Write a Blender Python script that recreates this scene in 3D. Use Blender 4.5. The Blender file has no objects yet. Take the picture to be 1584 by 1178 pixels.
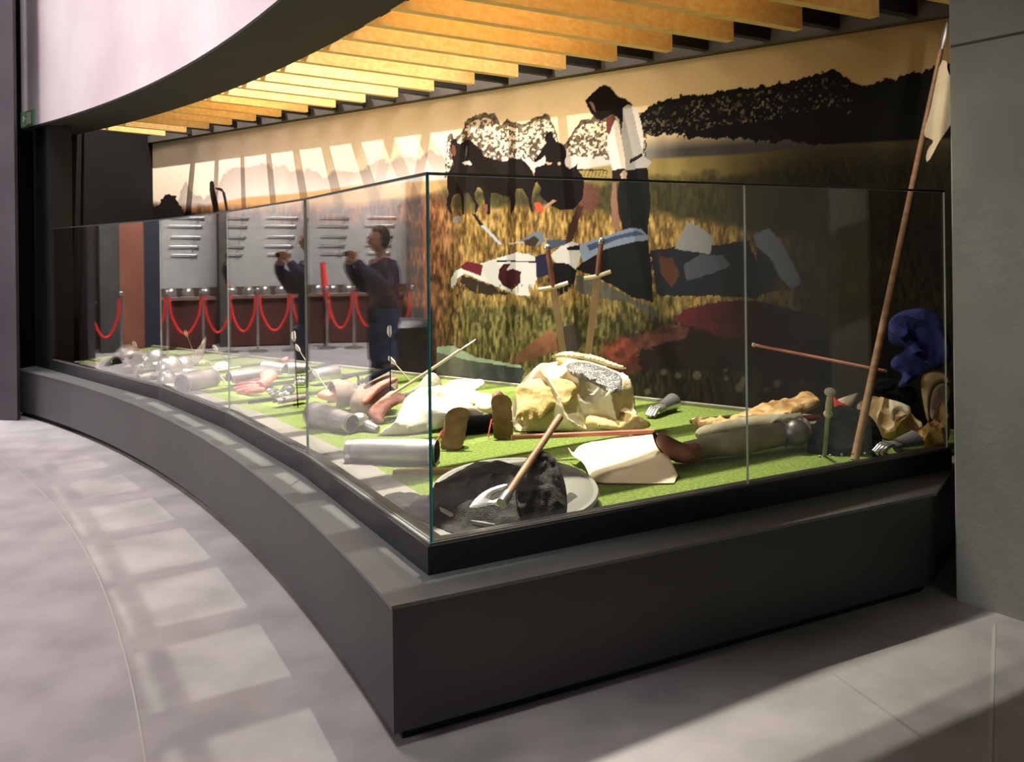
import bpy, bmesh, math, random
import numpy as np
from mathutils import Vector, Matrix, noise
from mathutils.geometry import delaunay_2d_cdt

random.seed(7)
SC = bpy.context.scene
COL = SC.collection
# ------------------------------------------------------------------ camera
F, CX, HY, RL, EYE = 1300.0, 792.0, 388.0, 0.012, 1.5
cam = bpy.data.cameras.new('camera')
cam.sensor_width = 36; cam.lens = F / 1584 * 36
cam.shift_y = -(589 - HY) / 1584
cam.clip_start = .05
co = bpy.data.objects.new('camera', cam); COL.objects.link(co)
c_, s_ = math.cos(RL), math.sin(RL)
co.matrix_world = Matrix(((c_, s_, 0, 0), (0, 0, -1, 0), (-s_, c_, 0, EYE), (0, 0, 0, 1)))
SC.camera = co
SC.view_settings.view_transform = 'Standard'
SC.view_settings.look = 'None'
SC.view_settings.exposure = 0.0
SC.view_settings.gamma = 1
SC.view_settings.use_curve_mapping = False
# ------------------------------------------------------------------ world and lights
w = bpy.data.worlds.new('world'); SC.world = w; w.use_nodes = True
w.node_tree.nodes['Background'].inputs[0].default_value = (.5, .5, .55, 1)
w.node_tree.nodes['Background'].inputs[1].default_value = .02

def aim(o, tgt):
    o.rotation_euler = (Vector(tgt) - o.location).to_track_quat('-Z', 'Y').to_euler()

def spot(loc, tgt, watts, col, cone, blend=.25, rad=.02):
    l = bpy.data.lights.new('spot_light', 'SPOT'); l.energy = watts; l.color = col
    l.spot_size = math.radians(cone); l.spot_blend = blend; l.shadow_soft_size = rad
    o = bpy.data.objects.new('spot_light', l); COL.objects.link(o); o.location = loc; aim(o, tgt)
    return o

def area(loc, tgt, watts, col, sx, sy):
    l = bpy.data.lights.new('area_light', 'AREA'); l.shape = 'RECTANGLE'; l.size = sx; l.size_y = sy
    l.energy = watts; l.color = col
    o = bpy.data.objects.new('area_light', l); COL.objects.link(o); o.location = loc; aim(o, tgt)
    return o

WARM = (1.0, .90, .76)
spot((-3.45, 8.05, 6.4), (-3.2, 7.6, 0.5), 4000, (1.0, .89, .80), 88, .6)       # far case lamp
spot((-.62, 5.98, 6.15), (-1.35, 5.15, 0.5), 5600, WARM, 70, .9)                   # near case lamp
spot((.33, 5.43, 5.6), (-1.0, 3.6, 0), 950, (1.0, .96, .84), 75, .35)            # lamp that throws the slat pattern on the aisle
def down(loc, tgt, watts, col, sx, sy, spread):
    o = area(loc, tgt, watts, col, sx, sy); o.data.spread = math.radians(spread); return o
for th_l, w_l in ((10, 18), (24, 40), (38, 72), (50, 80)):                                                    # added unseen area lights that brighten the hall floor
    xl, yl = -15.3 + 15.5 * math.cos(math.radians(th_l)), -4.9 + 15.5 * math.sin(math.radians(th_l))
    down((xl, yl, 6.7), (xl - .25, yl - .12, 0), w_l, (1.0, .93, .95), 1.4, 1.4, 95)
spot((1.15, 3.95, 4.4), (2.35, 4.5, 2.1), 150, WARM, 26, .8, .1)                   # added weak spot, unseen, that brightens the pennant
down((-7.4, .2, 2.9), (-2.4, 4.4, .6), 38, (1.0, .92, .93), 2, 1.2, 55)          # added unseen fill that brightens the curved plinth
down((-8.0, 1.0, 4.2), (-3.0, 5.2, 4.3), 100, (1.0, .90, .89), 3, 2, 80)          # added unseen wash to brighten the ring wall
area((-8.2, 8.6, 4.4), (-9.3, 10.4, 1.2), 520, (1.0, .93, .86), 1.6, 1.0)        # added area light that brightens the mirrored weapon wall
down((-6.6, 8.0, 5.5), (-7.6, 8.8, 0), 260, (.95, .93, 1.0), 1.5, 1.5, 110)  # added unseen light on the hall floor mirrored in the panes
area((2.6, .6, 2.7), (1.6, 3.2, .4), 9, (1.0, .98, .86), 1.0, 1.0)              # added dim fill, out of view, for the right aisle

# ------------------------------------------------------------------ geometry from the photograph's measurements
ZC = .45                                        # turf level
CC = Vector((-15.3, -4.9))                      # centre of the round hall
WD = Vector((.8, -.6)); WP = Vector((.64, 6.1)); WN = Vector((-.6, -.8))   # mural wall: direction, point, normal into the room

def ray(px, py):
    dx = (px - CX) / F; dz = (HY - py) / F
    return Vector((dx * c_ + dz * s_, 1, -dx * s_ + dz * c_))

def K(px, py, h=0.0, z0=ZC):
    r = ray(px, py); t = (z0 + h - EYE) / r.z
    return Vector((0, 0, EYE)) + r * t

def KD(px, py, y):
    return Vector((0, 0, EYE)) + ray(px, py) * y

def on_line(px, py, A, B):
    r = ray(px, py); d = B - A; n = Vector((d.y, -d.x))
    return Vector((0, 0, EYE)) + r * (n.dot(A) / (n.x * r.x + n.y * r.y))

def pol(R, th):
    return CC + Vector((math.cos(math.radians(th)), math.sin(math.radians(th)))) * R

# ------------------------------------------------------------------ materials
def srgb(c):
    return tuple(((v / 255) / 12.92 if v / 255 <= .04045 else ((v / 255 + .055) / 1.055) ** 2.4) for v in c)

MATS = {}
def mat(name, c1, c2=None, scale=8, rough=.6, metal=0, bump=0, bscale=None, detail=6, stretch=None, emit=0, sheen=0):
    if name in MATS: return MATS[name]
    m = bpy.data.materials.new(name); m.use_nodes = True; nt = m.node_tree
    b = nt.nodes['Principled BSDF']; b.inputs['Roughness'].default_value = rough
    b.inputs['Metallic'].default_value = metal
    if rough >= .9: b.inputs['Specular IOR Level'].default_value = .15
    if sheen: b.inputs['Sheen Weight'].default_value = sheen
    tc = nt.nodes.new('ShaderNodeTexCoord'); mp = nt.nodes.new('ShaderNodeMapping')
    nt.links.new(tc.outputs['Object'], mp.inputs[0])
    if stretch: mp.inputs['Scale'].default_value = stretch
    n = nt.nodes.new('ShaderNodeTexNoise'); n.inputs['Scale'].default_value = scale; n.inputs['Detail'].default_value = detail
    nt.links.new(mp.outputs[0], n.inputs['Vector'])
    r = nt.nodes.new('ShaderNodeValToRGB')
    r.color_ramp.elements[0].position = .35; r.color_ramp.elements[1].position = .65
    r.color_ramp.elements[0].color = (*srgb(c1), 1); r.color_ramp.elements[1].color = (*srgb(c2 or c1), 1)
    nt.links.new(n.outputs[0], r.inputs[0]); nt.links.new(r.outputs[0], b.inputs['Base Color'])
    if emit:
        nt.links.new(r.outputs[0], b.inputs['Emission Color']); b.inputs['Emission Strength'].default_value = emit
    if bump:
        n2 = nt.nodes.new('ShaderNodeTexNoise'); n2.inputs['Scale'].default_value = bscale or scale * 3; n2.inputs['Detail'].default_value = 4
        nt.links.new(mp.outputs[0], n2.inputs['Vector'])
        bp = nt.nodes.new('ShaderNodeBump'); bp.inputs['Strength'].default_value = bump; bp.inputs['Distance'].default_value = .02
        nt.links.new(n2.outputs[0], bp.inputs['Height']); nt.links.new(bp.outputs[0], b.inputs['Normal'])
    MATS[name] = m
    return m

def glass_mat():
    m = bpy.data.materials.new('pane_glass'); m.use_nodes = True; nt = m.node_tree
    for n in list(nt.nodes): nt.nodes.remove(n)
    o = nt.nodes.new('ShaderNodeOutputMaterial'); mx = nt.nodes.new('ShaderNodeMixShader')
    t = nt.nodes.new('ShaderNodeBsdfTransparent'); g = nt.nodes.new('ShaderNodeBsdfGlossy'); f = nt.nodes.new('ShaderNodeFresnel')
    t.inputs[0].default_value = (.97, .985, .98, 1)
    g.inputs['Roughness'].default_value = 0.0; 
    ge = nt.nodes.new('ShaderNodeNewGeometry'); mr = nt.nodes.new('ShaderNodeMapRange')   # same mirror strength seen from either face
    mr.inputs['To Min'].default_value = 1.7; mr.inputs['To Max'].default_value = 1 / 1.7
    nt.links.new(ge.outputs['Backfacing'], mr.inputs['Value']); nt.links.new(mr.outputs[0], f.inputs[0])
    nt.links.new(f.outputs[0], mx.inputs[0]); nt.links.new(t.outputs[0], mx.inputs[1]); nt.links.new(g.outputs[0], mx.inputs[2])
    nt.links.new(mx.outputs[0], o.inputs[0])
    return m
GLASS = glass_mat()
GEDGE2 = mat('pale_glass_edge', (150, 168, 162), (176, 190, 184), 3, .3)
GEDGE = mat('glass_edge', (52, 128, 128), (70, 150, 150), 3, .25)

M_CONC = mat('floor_concrete', (150, 145, 144), (172, 166, 164), 3.5, .42, 0, .01, 60, 8)
M_WHITE = mat('white_plaster', (214, 200, 204), (230, 218, 220), 1.2, .8, 0, .05, 30)
M_BLACK = mat('black_paint', (17, 16, 17), (22, 21, 22), 4, .7)
M_SOFF = mat('dark_soffit', (40, 37, 35), (46, 42, 40), 3, .8)
M_GREYP = mat('grey_plinth_board', (58, 57, 57), (66, 64, 64), 2, .45, 0, .02, 80)
M_GREYT = mat('grey_plinth_top', (98, 100, 98), (106, 108, 105), 2, .38, 0, .02, 80)
M_FRAME = mat('black_frame_metal', (34, 34, 36), (40, 40, 42), 5, .4)
M_PINE = mat('pine_wood', (236, 188, 112), (246, 212, 146), 3, .5, 0, .03, 20, 8, (1, 12, 12))
M_PILLAR = mat('pillar_concrete', (148, 152, 142), (168, 171, 160), 2.2, .85, 0, .12, 25, 10)
M_STEEL = mat('polished_steel', (176, 172, 168), (205, 202, 198), 6, .28, .85)
M_STEELD = mat('dull_steel', (128, 124, 120), (165, 160, 155), 7, .42, .7, .05)
M_CREAM = mat('cream_cloth', (214, 198, 162), (228, 214, 182), 6, .9, 0, .15, 120)
M_WHITEC = mat('white_surcoat_cloth', (206, 196, 176), (216, 208, 190), 5, .9, 0, .15, 120)
M_TAN = mat('tan_canvas', (196, 168, 120), (212, 188, 142), 6, .9, 0, .2, 90)
M_GOLD = mat('ochre_cloth', (206, 172, 104), (222, 194, 134), 8, .85, 0, .15, 80)
M_PINK = mat('russet_leather_strap', (170, 110, 92), (192, 132, 112), 8, .6, 0, .1, 40)
M_LEATH = mat('brown_leather', (112, 66, 44), (140, 84, 56), 10, .5, 0, .15, 50)
M_SOLE = mat('shoe_sole_leather', (104, 78, 44), (138, 106, 62), 18, .65, 0, .2, 60)
M_BROWN = mat('taupe_padded_cloth', (132, 114, 96), (152, 134, 114), 8, .9, 0, .2, 60)
M_DARKC = mat('black_wool_cloth', (5, 5, 6), (9, 9, 10), 8, .95, 0, .2, 60)
M_NAVY = mat('navy_blue_cloth', (44, 48, 96), (60, 66, 118), 5, .95, 0, .25, 60)
M_RED = mat('red_velvet_rope', (205, 28, 26), (225, 40, 34), 10, .6)
M_CORAL = mat('coral_red_glove_leather', (208, 92, 78), (222, 110, 94), 10, .7, 0, .1, 60)
M_REDC = mat('scarlet_cloth', (170, 26, 24), (196, 36, 30), 10, .8)
M_WOOD = mat('ash_wood', (142, 106, 72), (168, 130, 92), 6, .55, 0, .1, 40, 8, (1, 1, 6))
M_REDW = mat('reddish_wood', (168, 98, 74), (186, 116, 90), 8, .55)
M_PALEW = mat('pale_bow_wood', (190, 176, 150), (206, 192, 168), 8, .5)
M_HOSE = mat('grey_green_hose_cloth', (124, 118, 98), (150, 142, 118), 10, .9, 0, .2, 50)
M_FLETCH = mat('white_feather', (226, 220, 208), (238, 232, 220), 20, .8)
M_MAILB = mat('black_gauze_mail', (12, 11, 9), (44, 39, 32), 70, .75, .1, .5, 200, 2)
M_MAILS = mat('silver_chain_mail', (70, 70, 72), (214, 212, 208), 220, .35, .8, .9, 240, 2)
M_SHIELDG = mat('grey_painted_shield_board', (112, 111, 102), (126, 124, 113), 5, .6, 0, .05, 80)
M_TURF = mat('artificial_turf', (104, 128, 48), (146, 164, 84), 60, .9, 0, 1.0, 140, 6)

# ------------------------------------------------------------------ mesh helpers
def obj(name, bm, m, parent=None, smooth=True, mats=None):
    me = bpy.data.meshes.new(name)
    bmesh.ops.recalc_face_normals(bm, faces=bm.faces[:])
    bm.to_mesh(me); bm.free()
    for k in (mats or [m]): me.materials.append(k)
    if smooth:
        for p in me.polygons: p.use_smooth = True
        try: me.set_sharp_from_angle(angle=math.radians(40))
        except Exception: pass
    o = bpy.data.objects.new(name, me); COL.objects.link(o)
    if parent is not None:
        o.parent = parent
        o.matrix_parent_inverse = Matrix.Translation(-Vector(parent.location)) if parent.type == 'EMPTY' else Matrix.Identity(4)
    return o

def thing(name, label, cat, loc=(0, 0, 0), group=None):
    o = bpy.data.objects.new(name, None); o.empty_display_size = .05; COL.objects.link(o); o.location = loc
    return tag(o, label, cat, group)

def tag(o, label, cat, group=None):
    o['label'] = label; o['category'] = cat
    if group: o['group'] = group
    return o

def struct(o):
    o['kind'] = 'structure'; return o

def box(bm, c, s, rot=0.0, mtx=None):
    r = bmesh.ops.create_cube(bm, size=1)
    M = Matrix.Translation(Vector(c)) @ Matrix.Rotation(rot, 4, 'Z') @ Matrix.Diagonal((*s, 1))
    if mtx is not None: M = mtx @ M
    bmesh.ops.transform(bm, matrix=M, verts=r['verts']); return r['verts']

def prism(bm, pts, z0, z1):
    lo = [bm.verts.new((p[0], p[1], z0)) for p in pts]; hi = [bm.verts.new((p[0], p[1], z1)) for p in pts]
    n = len(pts)
    bm.faces.new(lo[::-1]); bm.faces.new(hi)
    for i in range(n): bm.faces.new((lo[i], lo[(i + 1) % n], hi[(i + 1) % n], hi[i]))

def strip(bm, A, B, z0, z1):
    """closed solid between two matching 2D polylines A and B, z0..z1"""
    rows = []
    for a, b in zip(A, B):
        rows.append([bm.verts.new((a[0], a[1], z0)), bm.verts.new((b[0], b[1], z0)), bm.verts.new((b[0], b[1], z1)), bm.verts.new((a[0], a[1], z1))])
    for r, q in zip(rows, rows[1:]):
        for k in range(4): bm.faces.new((r[k], r[(k + 1) % 4], q[(k + 1) % 4], q[k]))
    bm.faces.new(rows[0]); bm.faces.new(rows[-1][::-1])

def arc(R, a, b, n):
    return [pol(R, a + (b - a) * i / n) for i in range(n + 1)]

def crom(P, n):
    P = [Vector(p) for p in P]
    if len(P) < 3: return P
    out = []
    for i in range(len(P) - 1):
        p0 = P[max(i - 1, 0)]; p1 = P[i]; p2 = P[i + 1]; p3 = P[min(i + 2, len(P) - 1)]
        for k in range(n):
            t = k / n
            out.append(.5 * ((2 * p1) + (p2 - p0) * t + (2 * p0 - 5 * p1 + 4 * p2 - p3) * t * t + (3 * p1 - p0 - 3 * p2 + p3) * t ** 3))
    out.append(P[-1]); return out

def limb(bm, pts, rad, seg=14, sub=5, flat=1.0, cap=True, lump=0.0):
    """tapering tube through pts; rad per point; flat squashes its height"""
    if not hasattr(rad, '__len__'): rad = [rad] * len(pts)
    Q = crom([Vector((*p, r)) if len(p) == 3 else p for p, r in zip(pts, rad)], sub) if len(pts) > 2 else [Vector((*p, r)) for p, r in zip(pts, rad)]
    P = [q.xyz for q in Q]; R = [q[3] for q in Q]
    rings = []; up = Vector((0, 0, 1))
    for i, p in enumerate(P):
        t = (P[min(i + 1, len(P) - 1)] - P[max(i - 1, 0)]).normalized()
        a = t.cross(up)
        if a.length < .05: a = t.cross(Vector((0, 1, 0)))
        a.normalize(); b = a.cross(t).normalized()
        ring = []
        for k in range(seg):
            th = 2 * math.pi * k / seg
            r = R[i]
            if lump: r *= 1 + lump * noise.noise(p * 14 + Vector((math.cos(th), math.sin(th), 0)) * 1.2)
            ring.append(bm.verts.new(p + a * math.cos(th) * r + b * math.sin(th) * r * flat))
        rings.append(ring)
    for r, q in zip(rings, rings[1:]):
        for k in range(seg): bm.faces.new((r[k], r[(k + 1) % seg], q[(k + 1) % seg], q[k]))
    if cap:
        bm.faces.new(rings[0][::-1]); bm.faces.new(rings[-1])
    return rings

def ball(bm, c, r, scl=(1, 1, 1), rot=None, seg=16):
    v = bmesh.ops.create_uvsphere(bm, u_segments=seg, v_segments=max(6, seg // 2), radius=1)['verts']
    M = Matrix.Translation(Vector(c)) @ (rot or Matrix.Identity(4)) @ Matrix.Diagonal((r * scl[0], r * scl[1], r * scl[2], 1))
    bmesh.ops.transform(bm, matrix=M, verts=v); return v

def frame_of(p0, p1, up=(0, 0, 1)):
    """matrix: x along p0->p1, z near up, origin p0"""
    p0, p1 = Vector(p0), Vector(p1); x = (p1 - p0).normalized(); u = Vector(up)
    y = u.cross(x)
    if y.length < .02: y = Vector((0, 1, 0)).cross(x)
    y.normalize(); z = x.cross(y)
    return Matrix(((x.x, y.x, z.x, p0.x), (x.y, y.y, z.y, p0.y), (x.z, y.z, z.z, p0.z), (0, 0, 0, 1)))

def shell(bm, M, L, prof, a0=-100, a1=100, th=.004, seg=18, nl=10, sq=1.0):
    """open plate of armour: part of a tube along local x; prof(t)->radius; angle measured from local z"""
    out, inn = [], []
    for i in range(nl + 1):
        t = i / nl; r = prof(t); ro, ri = [], []
        for k in range(seg + 1):
            a = math.radians(a0 + (a1 - a0) * k / seg)
            for lst, rr in ((ro, r), (ri, r - th)):
                lst.append(bm.verts.new(M @ Vector((t * L, math.sin(a) * rr, math.cos(a) * rr * sq))))
        out.append(ro); inn.append(ri)
    for i in range(nl):
        for k in range(seg):
            bm.faces.new((out[i][k], out[i][k + 1], out[i + 1][k + 1], out[i + 1][k]))
            bm.faces.new((inn[i][k + 1], inn[i][k], inn[i + 1][k], inn[i + 1][k + 1]))
        bm.faces.new((out[i][0], out[i + 1][0], inn[i + 1][0], inn[i][0]))
        bm.faces.new((out[i + 1][seg], out[i][seg], inn[i][seg], inn[i + 1][seg]))
    for k in range(seg):
        bm.faces.new((out[0][k + 1], out[0][k], inn[0][k], inn[0][k + 1]))
        bm.faces.new((out[nl][k], out[nl][k + 1], inn[nl][k + 1], inn[nl][k]))

def chaikin(P, n=2):
    for _ in range(n):
        Q = []
        for i in range(len(P)):
            a = P[i]; b = P[(i + 1) % len(P)]
            Q += [(a[0] * .75 + b[0] * .25, a[1] * .75 + b[1] * .25), (a[0] * .25 + b[0] * .75, a[1] * .25 + b[1] * .75)]
        P = Q
    return P

def puff(poly, base, tilt, thick, fold=.02, fscale=7.0, yaw=0.0, back=.35, smooth=2, res=46, zmin=None, rim=.55, off=0.0, seed=0, min_t=.004, h0=0.0, ridge=0.0, pleat=None):
    """soft thing: outline poly (photo px) laid on a plane through the ground point base, leaning by tilt degrees,
    given real thickness and folds"""
    O = K(base[0], base[1], h0); f = Vector((O.x, O.y, 0)).normalized()
    f = Matrix.Rotation(math.radians(yaw), 3, 'Z') @ f
    r = Vector((f.y, -f.x, 0)); v = f * math.cos(math.radians(tilt)) + Vector((0, 0, math.sin(math.radians(tilt)))); n = r.cross(v)
    E0 = Vector((0, 0, EYE)); pts = []
    if smooth: poly = chaikin(poly, smooth)
    for p in poly:
        d = ray(*p); t = n.dot(O - E0) / n.dot(d); q = E0 + d * t - O; pts.append((q.dot(r), q.dot(v)))
    A = np.array(pts); ext = max(np.ptp(A[:, 0]), np.ptp(A[:, 1])); s = ext / res
    B = []
    for i in range(len(A)):
        a, b = A[i], A[(i + 1) % len(A)]; k = max(1, int(np.hypot(*(b - a)) / s))
        for j in range(k): B.append(a + (b - a) * j / k)
    B = np.array(B)
    gx, gy = np.meshgrid(np.arange(A[:, 0].min(), A[:, 0].max(), s), np.arange(A[:, 1].min(), A[:, 1].max(), s * .87))
    gx[1::2] += s / 2
    G = np.c_[gx.ravel(), gy.ravel()]
    ins = np.zeros(len(G), bool); j = len(B) - 1
    for i in range(len(B)):
        c = ((B[i, 1] > G[:, 1]) != (B[j, 1] > G[:, 1])) & (G[:, 0] < (B[j, 0] - B[i, 0]) * (G[:, 1] - B[i, 1]) / (B[j, 1] - B[i, 1] + 1e-12) + B[i, 0])
        ins ^= c; j = i
    G = G[ins]
    dist = np.sqrt(((G[:, None, :] - B[None]) ** 2).sum(2)).min(1)
    keep = dist > s * .45; G = G[keep]; dist = dist[keep]
    V = [Vector(p) for p in np.vstack([B, G])]
    D = np.r_[np.zeros(len(B)), dist]; nb = len(B)
    vo, _, fo, orig, _, _ = delaunay_2d_cdt(V, [(i, (i + 1) % nb) for i in range(nb)], [], 1, 1e-6)
    bm = bmesh.new(); dm = max(D.max() * rim, 1e-4); fr, bk = [], []
    lo = ZC + .003 if zmin is None else zmin
    for i, p in enumerate(vo):
        dd = D[orig[i][0]] if orig[i] else 0
        e = dd <= 1e-9
        k = 1 - (1 - min(dd / dm, 1)) ** 2; k = math.sqrt(max(k, 0))
        q3 = Vector((p.x * fscale, p.y * fscale, seed * 7.3))
        nz = noise.noise(q3) + .5 * noise.noise(q3 * 2.3) + .25 * noise.noise(q3 * 5)
        if ridge:
            nz += ridge * (1 - abs(noise.noise(q3 * .9 + Vector((9, 2, 1)))) * 4)
        h = thick * k + fold * nz * min(1, k * 1.3)
        if pleat:                                   # long hanging folds: height, folds per metre, direction
            pa_ = math.radians(pleat[2]); s1 = (p.x * math.cos(pa_) + p.y * math.sin(pa_)) * pleat[1] * 6.283 + 2.6 * noise.noise(q3 * .6)
            h += pleat[0] * (1 - abs(math.sin(s1 * .5)) * 1.6) * min(1, k * 1.2)
        base3 = O + r * p.x + v * p.y + n * off
        a = base3 + n * max(h, min_t if not e else 0)
        b = base3 - n * (max(h, 0) * back + min_t)
        for q in (a, b): q.z = max(q.z, lo)
        if a.z <= lo + 1e-6: a.z = lo + min_t
        fr.append(bm.verts.new(a)); bk.append(bm.verts.new(b))
    ed = {}
    for fc in fo:
        try:
            bm.faces.new([fr[i] for i in fc]); bm.faces.new([bk[i] for i in reversed(fc)])
        except ValueError: continue
        for a, b in zip(fc, fc[1:] + fc[:1] if isinstance(fc, list) else list(fc[1:]) + [fc[0]]):
            ed[(a, b)] = ed.get((a, b), 0) + 1
    for (a, b) in list(ed):
        if (b, a) not in ed:
            try: bm.faces.new([fr[b], fr[a], bk[a], bk[b]])
            except ValueError: pass
    return bm

def flat_poly(bm, pts3, th, nrm):
    """thin solid from 3D polygon"""
    n = Vector(nrm).normalized() * th
    a = [bm.verts.new(Vector(p)) for p in pts3]; b = [bm.verts.new(Vector(p) + n) for p in pts3]
    bm.faces.new(a); bm.faces.new(b[::-1]); k = len(a)
    for i in range(k): bm.faces.new((a[i], a[(i + 1) % k], b[(i + 1) % k], b[i]))

# ------------------------------------------------------------------ the room
bm = bmesh.new(); box(bm, (-4, 2, -.05), (44, 44, .1)); struct(obj('floor', bm, M_CONC, smooth=False))

WH = .434                                        # plinth height
def W3(u, z, d=0.0):
    p = WP + WD * u + WN * d; return Vector((p.x, p.y, z))
UL, UR = -6.11, 2.9
def wall_box(bm, u0, u1, z0, z1, d0, d1):
    pts = [W3(u0, 0, d0), W3(u1, 0, d0), W3(u1, 0, d1), W3(u0, 0, d1)]
    prism(bm, [(p.x, p.y) for p in pts], z0, z1)
bm = bmesh.new(); wall_box(bm, UL - .3, 6.5, 0, 7, -.35, -.02)
struct(obj('wall_back', bm, mat('grey_wall', (66, 63, 60), (74, 71, 67), 2, .85), smooth=False))
# end wall of the case, black
eA = W3(UL, 0); eB = Vector((-4.70, 8.38, 0))
bm = bmesh.new(); e = (eB - eA).normalized(); en = Vector((e.y, -e.x, 0)) * -.15
prism(bm, [tuple(eA.xy), tuple(eB.xy), tuple((eB + en).xy), tuple((eA + en).xy)], 0, 7)
prism(bm, [(-4.70, 8.38), (-4.86, 7.86), (-5.0, 7.9), (-4.85, 8.5)], 0, 7)
struct(obj('wall_left', bm, mat('dark_end_wall', (13, 12, 11), (17, 15, 14), 3, .9), smooth=False))
# black upright at the end of the glass
bm = bmesh.new(); prism(bm, [(-4.19, 8.02), (-4.52, 8.30), (-4.66, 8.2), (-4.34, 7.9)], 0, 2.75)
struct(obj('trim_1', bm, M_BLACK, smooth=False))
# grey slab at the left edge of the picture
bm = bmesh.new(); prism(bm, [(-4.55, 7.70), (-4.80, 7.75), (-4.82, 7.82), (-4.58, 7.80)], 0, 7)
struct(obj('wall_side', bm, mat('slate_grey_panel', (78, 72, 80), (92, 86, 94), 1.2, .55), smooth=False))
# ring shaped upper wall of the hall and its soffit
bm = bmesh.new(); strip(bm, arc(16.80, -25, 60, 100), arc(16.95, -25, 60, 100), 2.75, 7)
struct(obj('wall_drum', bm, M_WHITE))
bm = bmesh.new(); strip(bm, arc(16.955, -25, 60, 100), arc(17.35, -25, 60, 100), 2.75, 3.4)
struct(obj('trim_2', bm, M_SOFF))
bm = bmesh.new(); strip(bm, arc(16.803, -25, 60, 100), arc(16.953, -25, 60, 100), 2.735, 2.748)
struct(obj('trim_3', bm, M_SOFF))
bm = bmesh.new(); strip(bm, arc(17.36, -25, 26.6, 50), arc(23.5, -25, 26.6, 50), 2.80, 3.1)
struct(obj('ceiling', bm, M_BLACK, smooth=False))
bm = bmesh.new(); box(bm, (-4, 2, 7.1), (44, 44, .2)); struct(obj('ceiling_top', bm, mat('black_upper_ceiling', (12, 12, 12), None, 2, .9), smooth=False))
# outer walls that close the hall
hallm = mat('dark_hall_wall', (58, 50, 52), (66, 58, 58), 1.5, .8)
bm = bmesh.new(); box(bm, (8, 0, 3.5), (.3, 30, 7)); struct(obj('wall_right', bm, hallm, smooth=False))
bm = bmesh.new(); box(bm, (-6, -12, 3.5), (28, .3, 7)); struct(obj('wall_rear', bm, hallm, smooth=False))
# concrete pillar on the right
pa, pb = K(1474, 926, 0, 0).xy, K(1584, 961, 0, 0).xy
pd = (pb - pa).normalized(); pn = Vector((-pd.y, pd.x))
bm = bmesh.new()
P = [pa + pd * .018, pa + pd * 2.6, pa + pd * 2.6 + pn * .3, pa + pn * .22, pa + pn * .03]
prism(bm, [tuple(p) for p in P], 0, 7)
jz = (pa + pd * .018, pa + pd * 2.6)
struct(obj('wall_pillar', bm, M_PILLAR, smooth=False))
bm = bmesh.new(); a, b = jz
for z in (2.335,):
    prism(bm, [tuple(a - pn * .001), tuple(b - pn * .001), tuple(b + pn * .01), tuple(a + pn * .01)], z, z + .012)
struct(obj('trim_4', bm, mat('joint_shadow_gap', (92, 93, 86), None, 3, .9), smooth=False))
# floor joints
bm = bmesh.new()
strip(bm, arc(16.00, 10, 48, 60), arc(16.006, 10, 48, 60), .0005, .002)
a = K(1538, 965, 0, 0); b = K(1531, 1178, 0, 0)
dv = (b - a).normalized() * 1.2; sd = Vector((-dv.y, dv.x, 0)).normalized() * .006
prism(bm, [tuple((a - sd).xy), tuple((a + sd).xy), tuple((b + dv + sd).xy), tuple((b + dv - sd).xy)], .0005, .002)
struct(obj('trim_5', bm, mat('floor_joint_strip', (176, 172, 164), None, 3, .5), smooth=False))

# ------------------------------------------------------------------ plinth, frame and glass of the case
cor = pol(16.64, 26.0)                            # replaced by the measured corner
cor = K(607, 936, 0, WH).xy; rend = K(1434, 921, 0, 0).xy
rdir = (rend - cor).normalized()
th0 = math.degrees(math.atan2(cor.y - CC.y, cor.x - CC.x)); R0 = (cor - CC).length
curve = arc(R0, th0, 50.6, 60)
back = [W3(2.40, 0, .02).xy, W3(UL, 0, .02).xy]
pl = thing('exhibition_plinth', 'low dark grey curved plinth that carries the glass case', 'plinth', (cor.x, cor.y, 0))
def ring_of(off, rr):
    c = [pol(R0 + rr, th0 + (50.6 - th0) * i / 60) for i in range(61)]
    n = Vector((-rdir.y, rdir.x))
    # corner where the inset arc meets the inset straight side
    base = cor + n * off; bst = min(range(0, 400), key=lambda k: abs((base + rdir * (k * .005 - .4) - CC).length - (R0 + rr)))
    c0 = base + rdir * (bst * .005 - .4); t0 = math.degrees(math.atan2(c0.y - CC.y, c0.x - CC.x))
    return [pol(R0 + rr, t0 + (50.6 - t0) * i / 60) for i in range(61)], base + rdir * 2.40, c0
cv, re_, c0 = ring_of(0, 0)
bm = bmesh.new(); prism(bm, [tuple(p) for p in [re_] + cv + [Vector((-4.6, 8.5)), back[1], back[0]]][::-1], .045, WH - .012)
obj('plinth_body', bm, M_GREYP, pl)
cv2, re2, c2 = ring_of(-.004, -.004)
bm = bmesh.new(); prism(bm, [tuple(p) for p in [re2 + rdir * .05] + cv2 + [Vector((-4.6, 8.5)), back[1], back[0]]][::-1], WH - .012, WH)
obj('plinth_top', bm, M_GREYT, pl)
cv3, re3, c3 = ring_of(.04, .04)
bm = bmesh.new(); prism(bm, [tuple(p) for p in [re3] + cv3 + [Vector((-4.6, 8.5)), back[1], back[0]]][::-1], .001, .045)
obj('recessed_base', bm, M_BLACK, pl)

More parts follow.
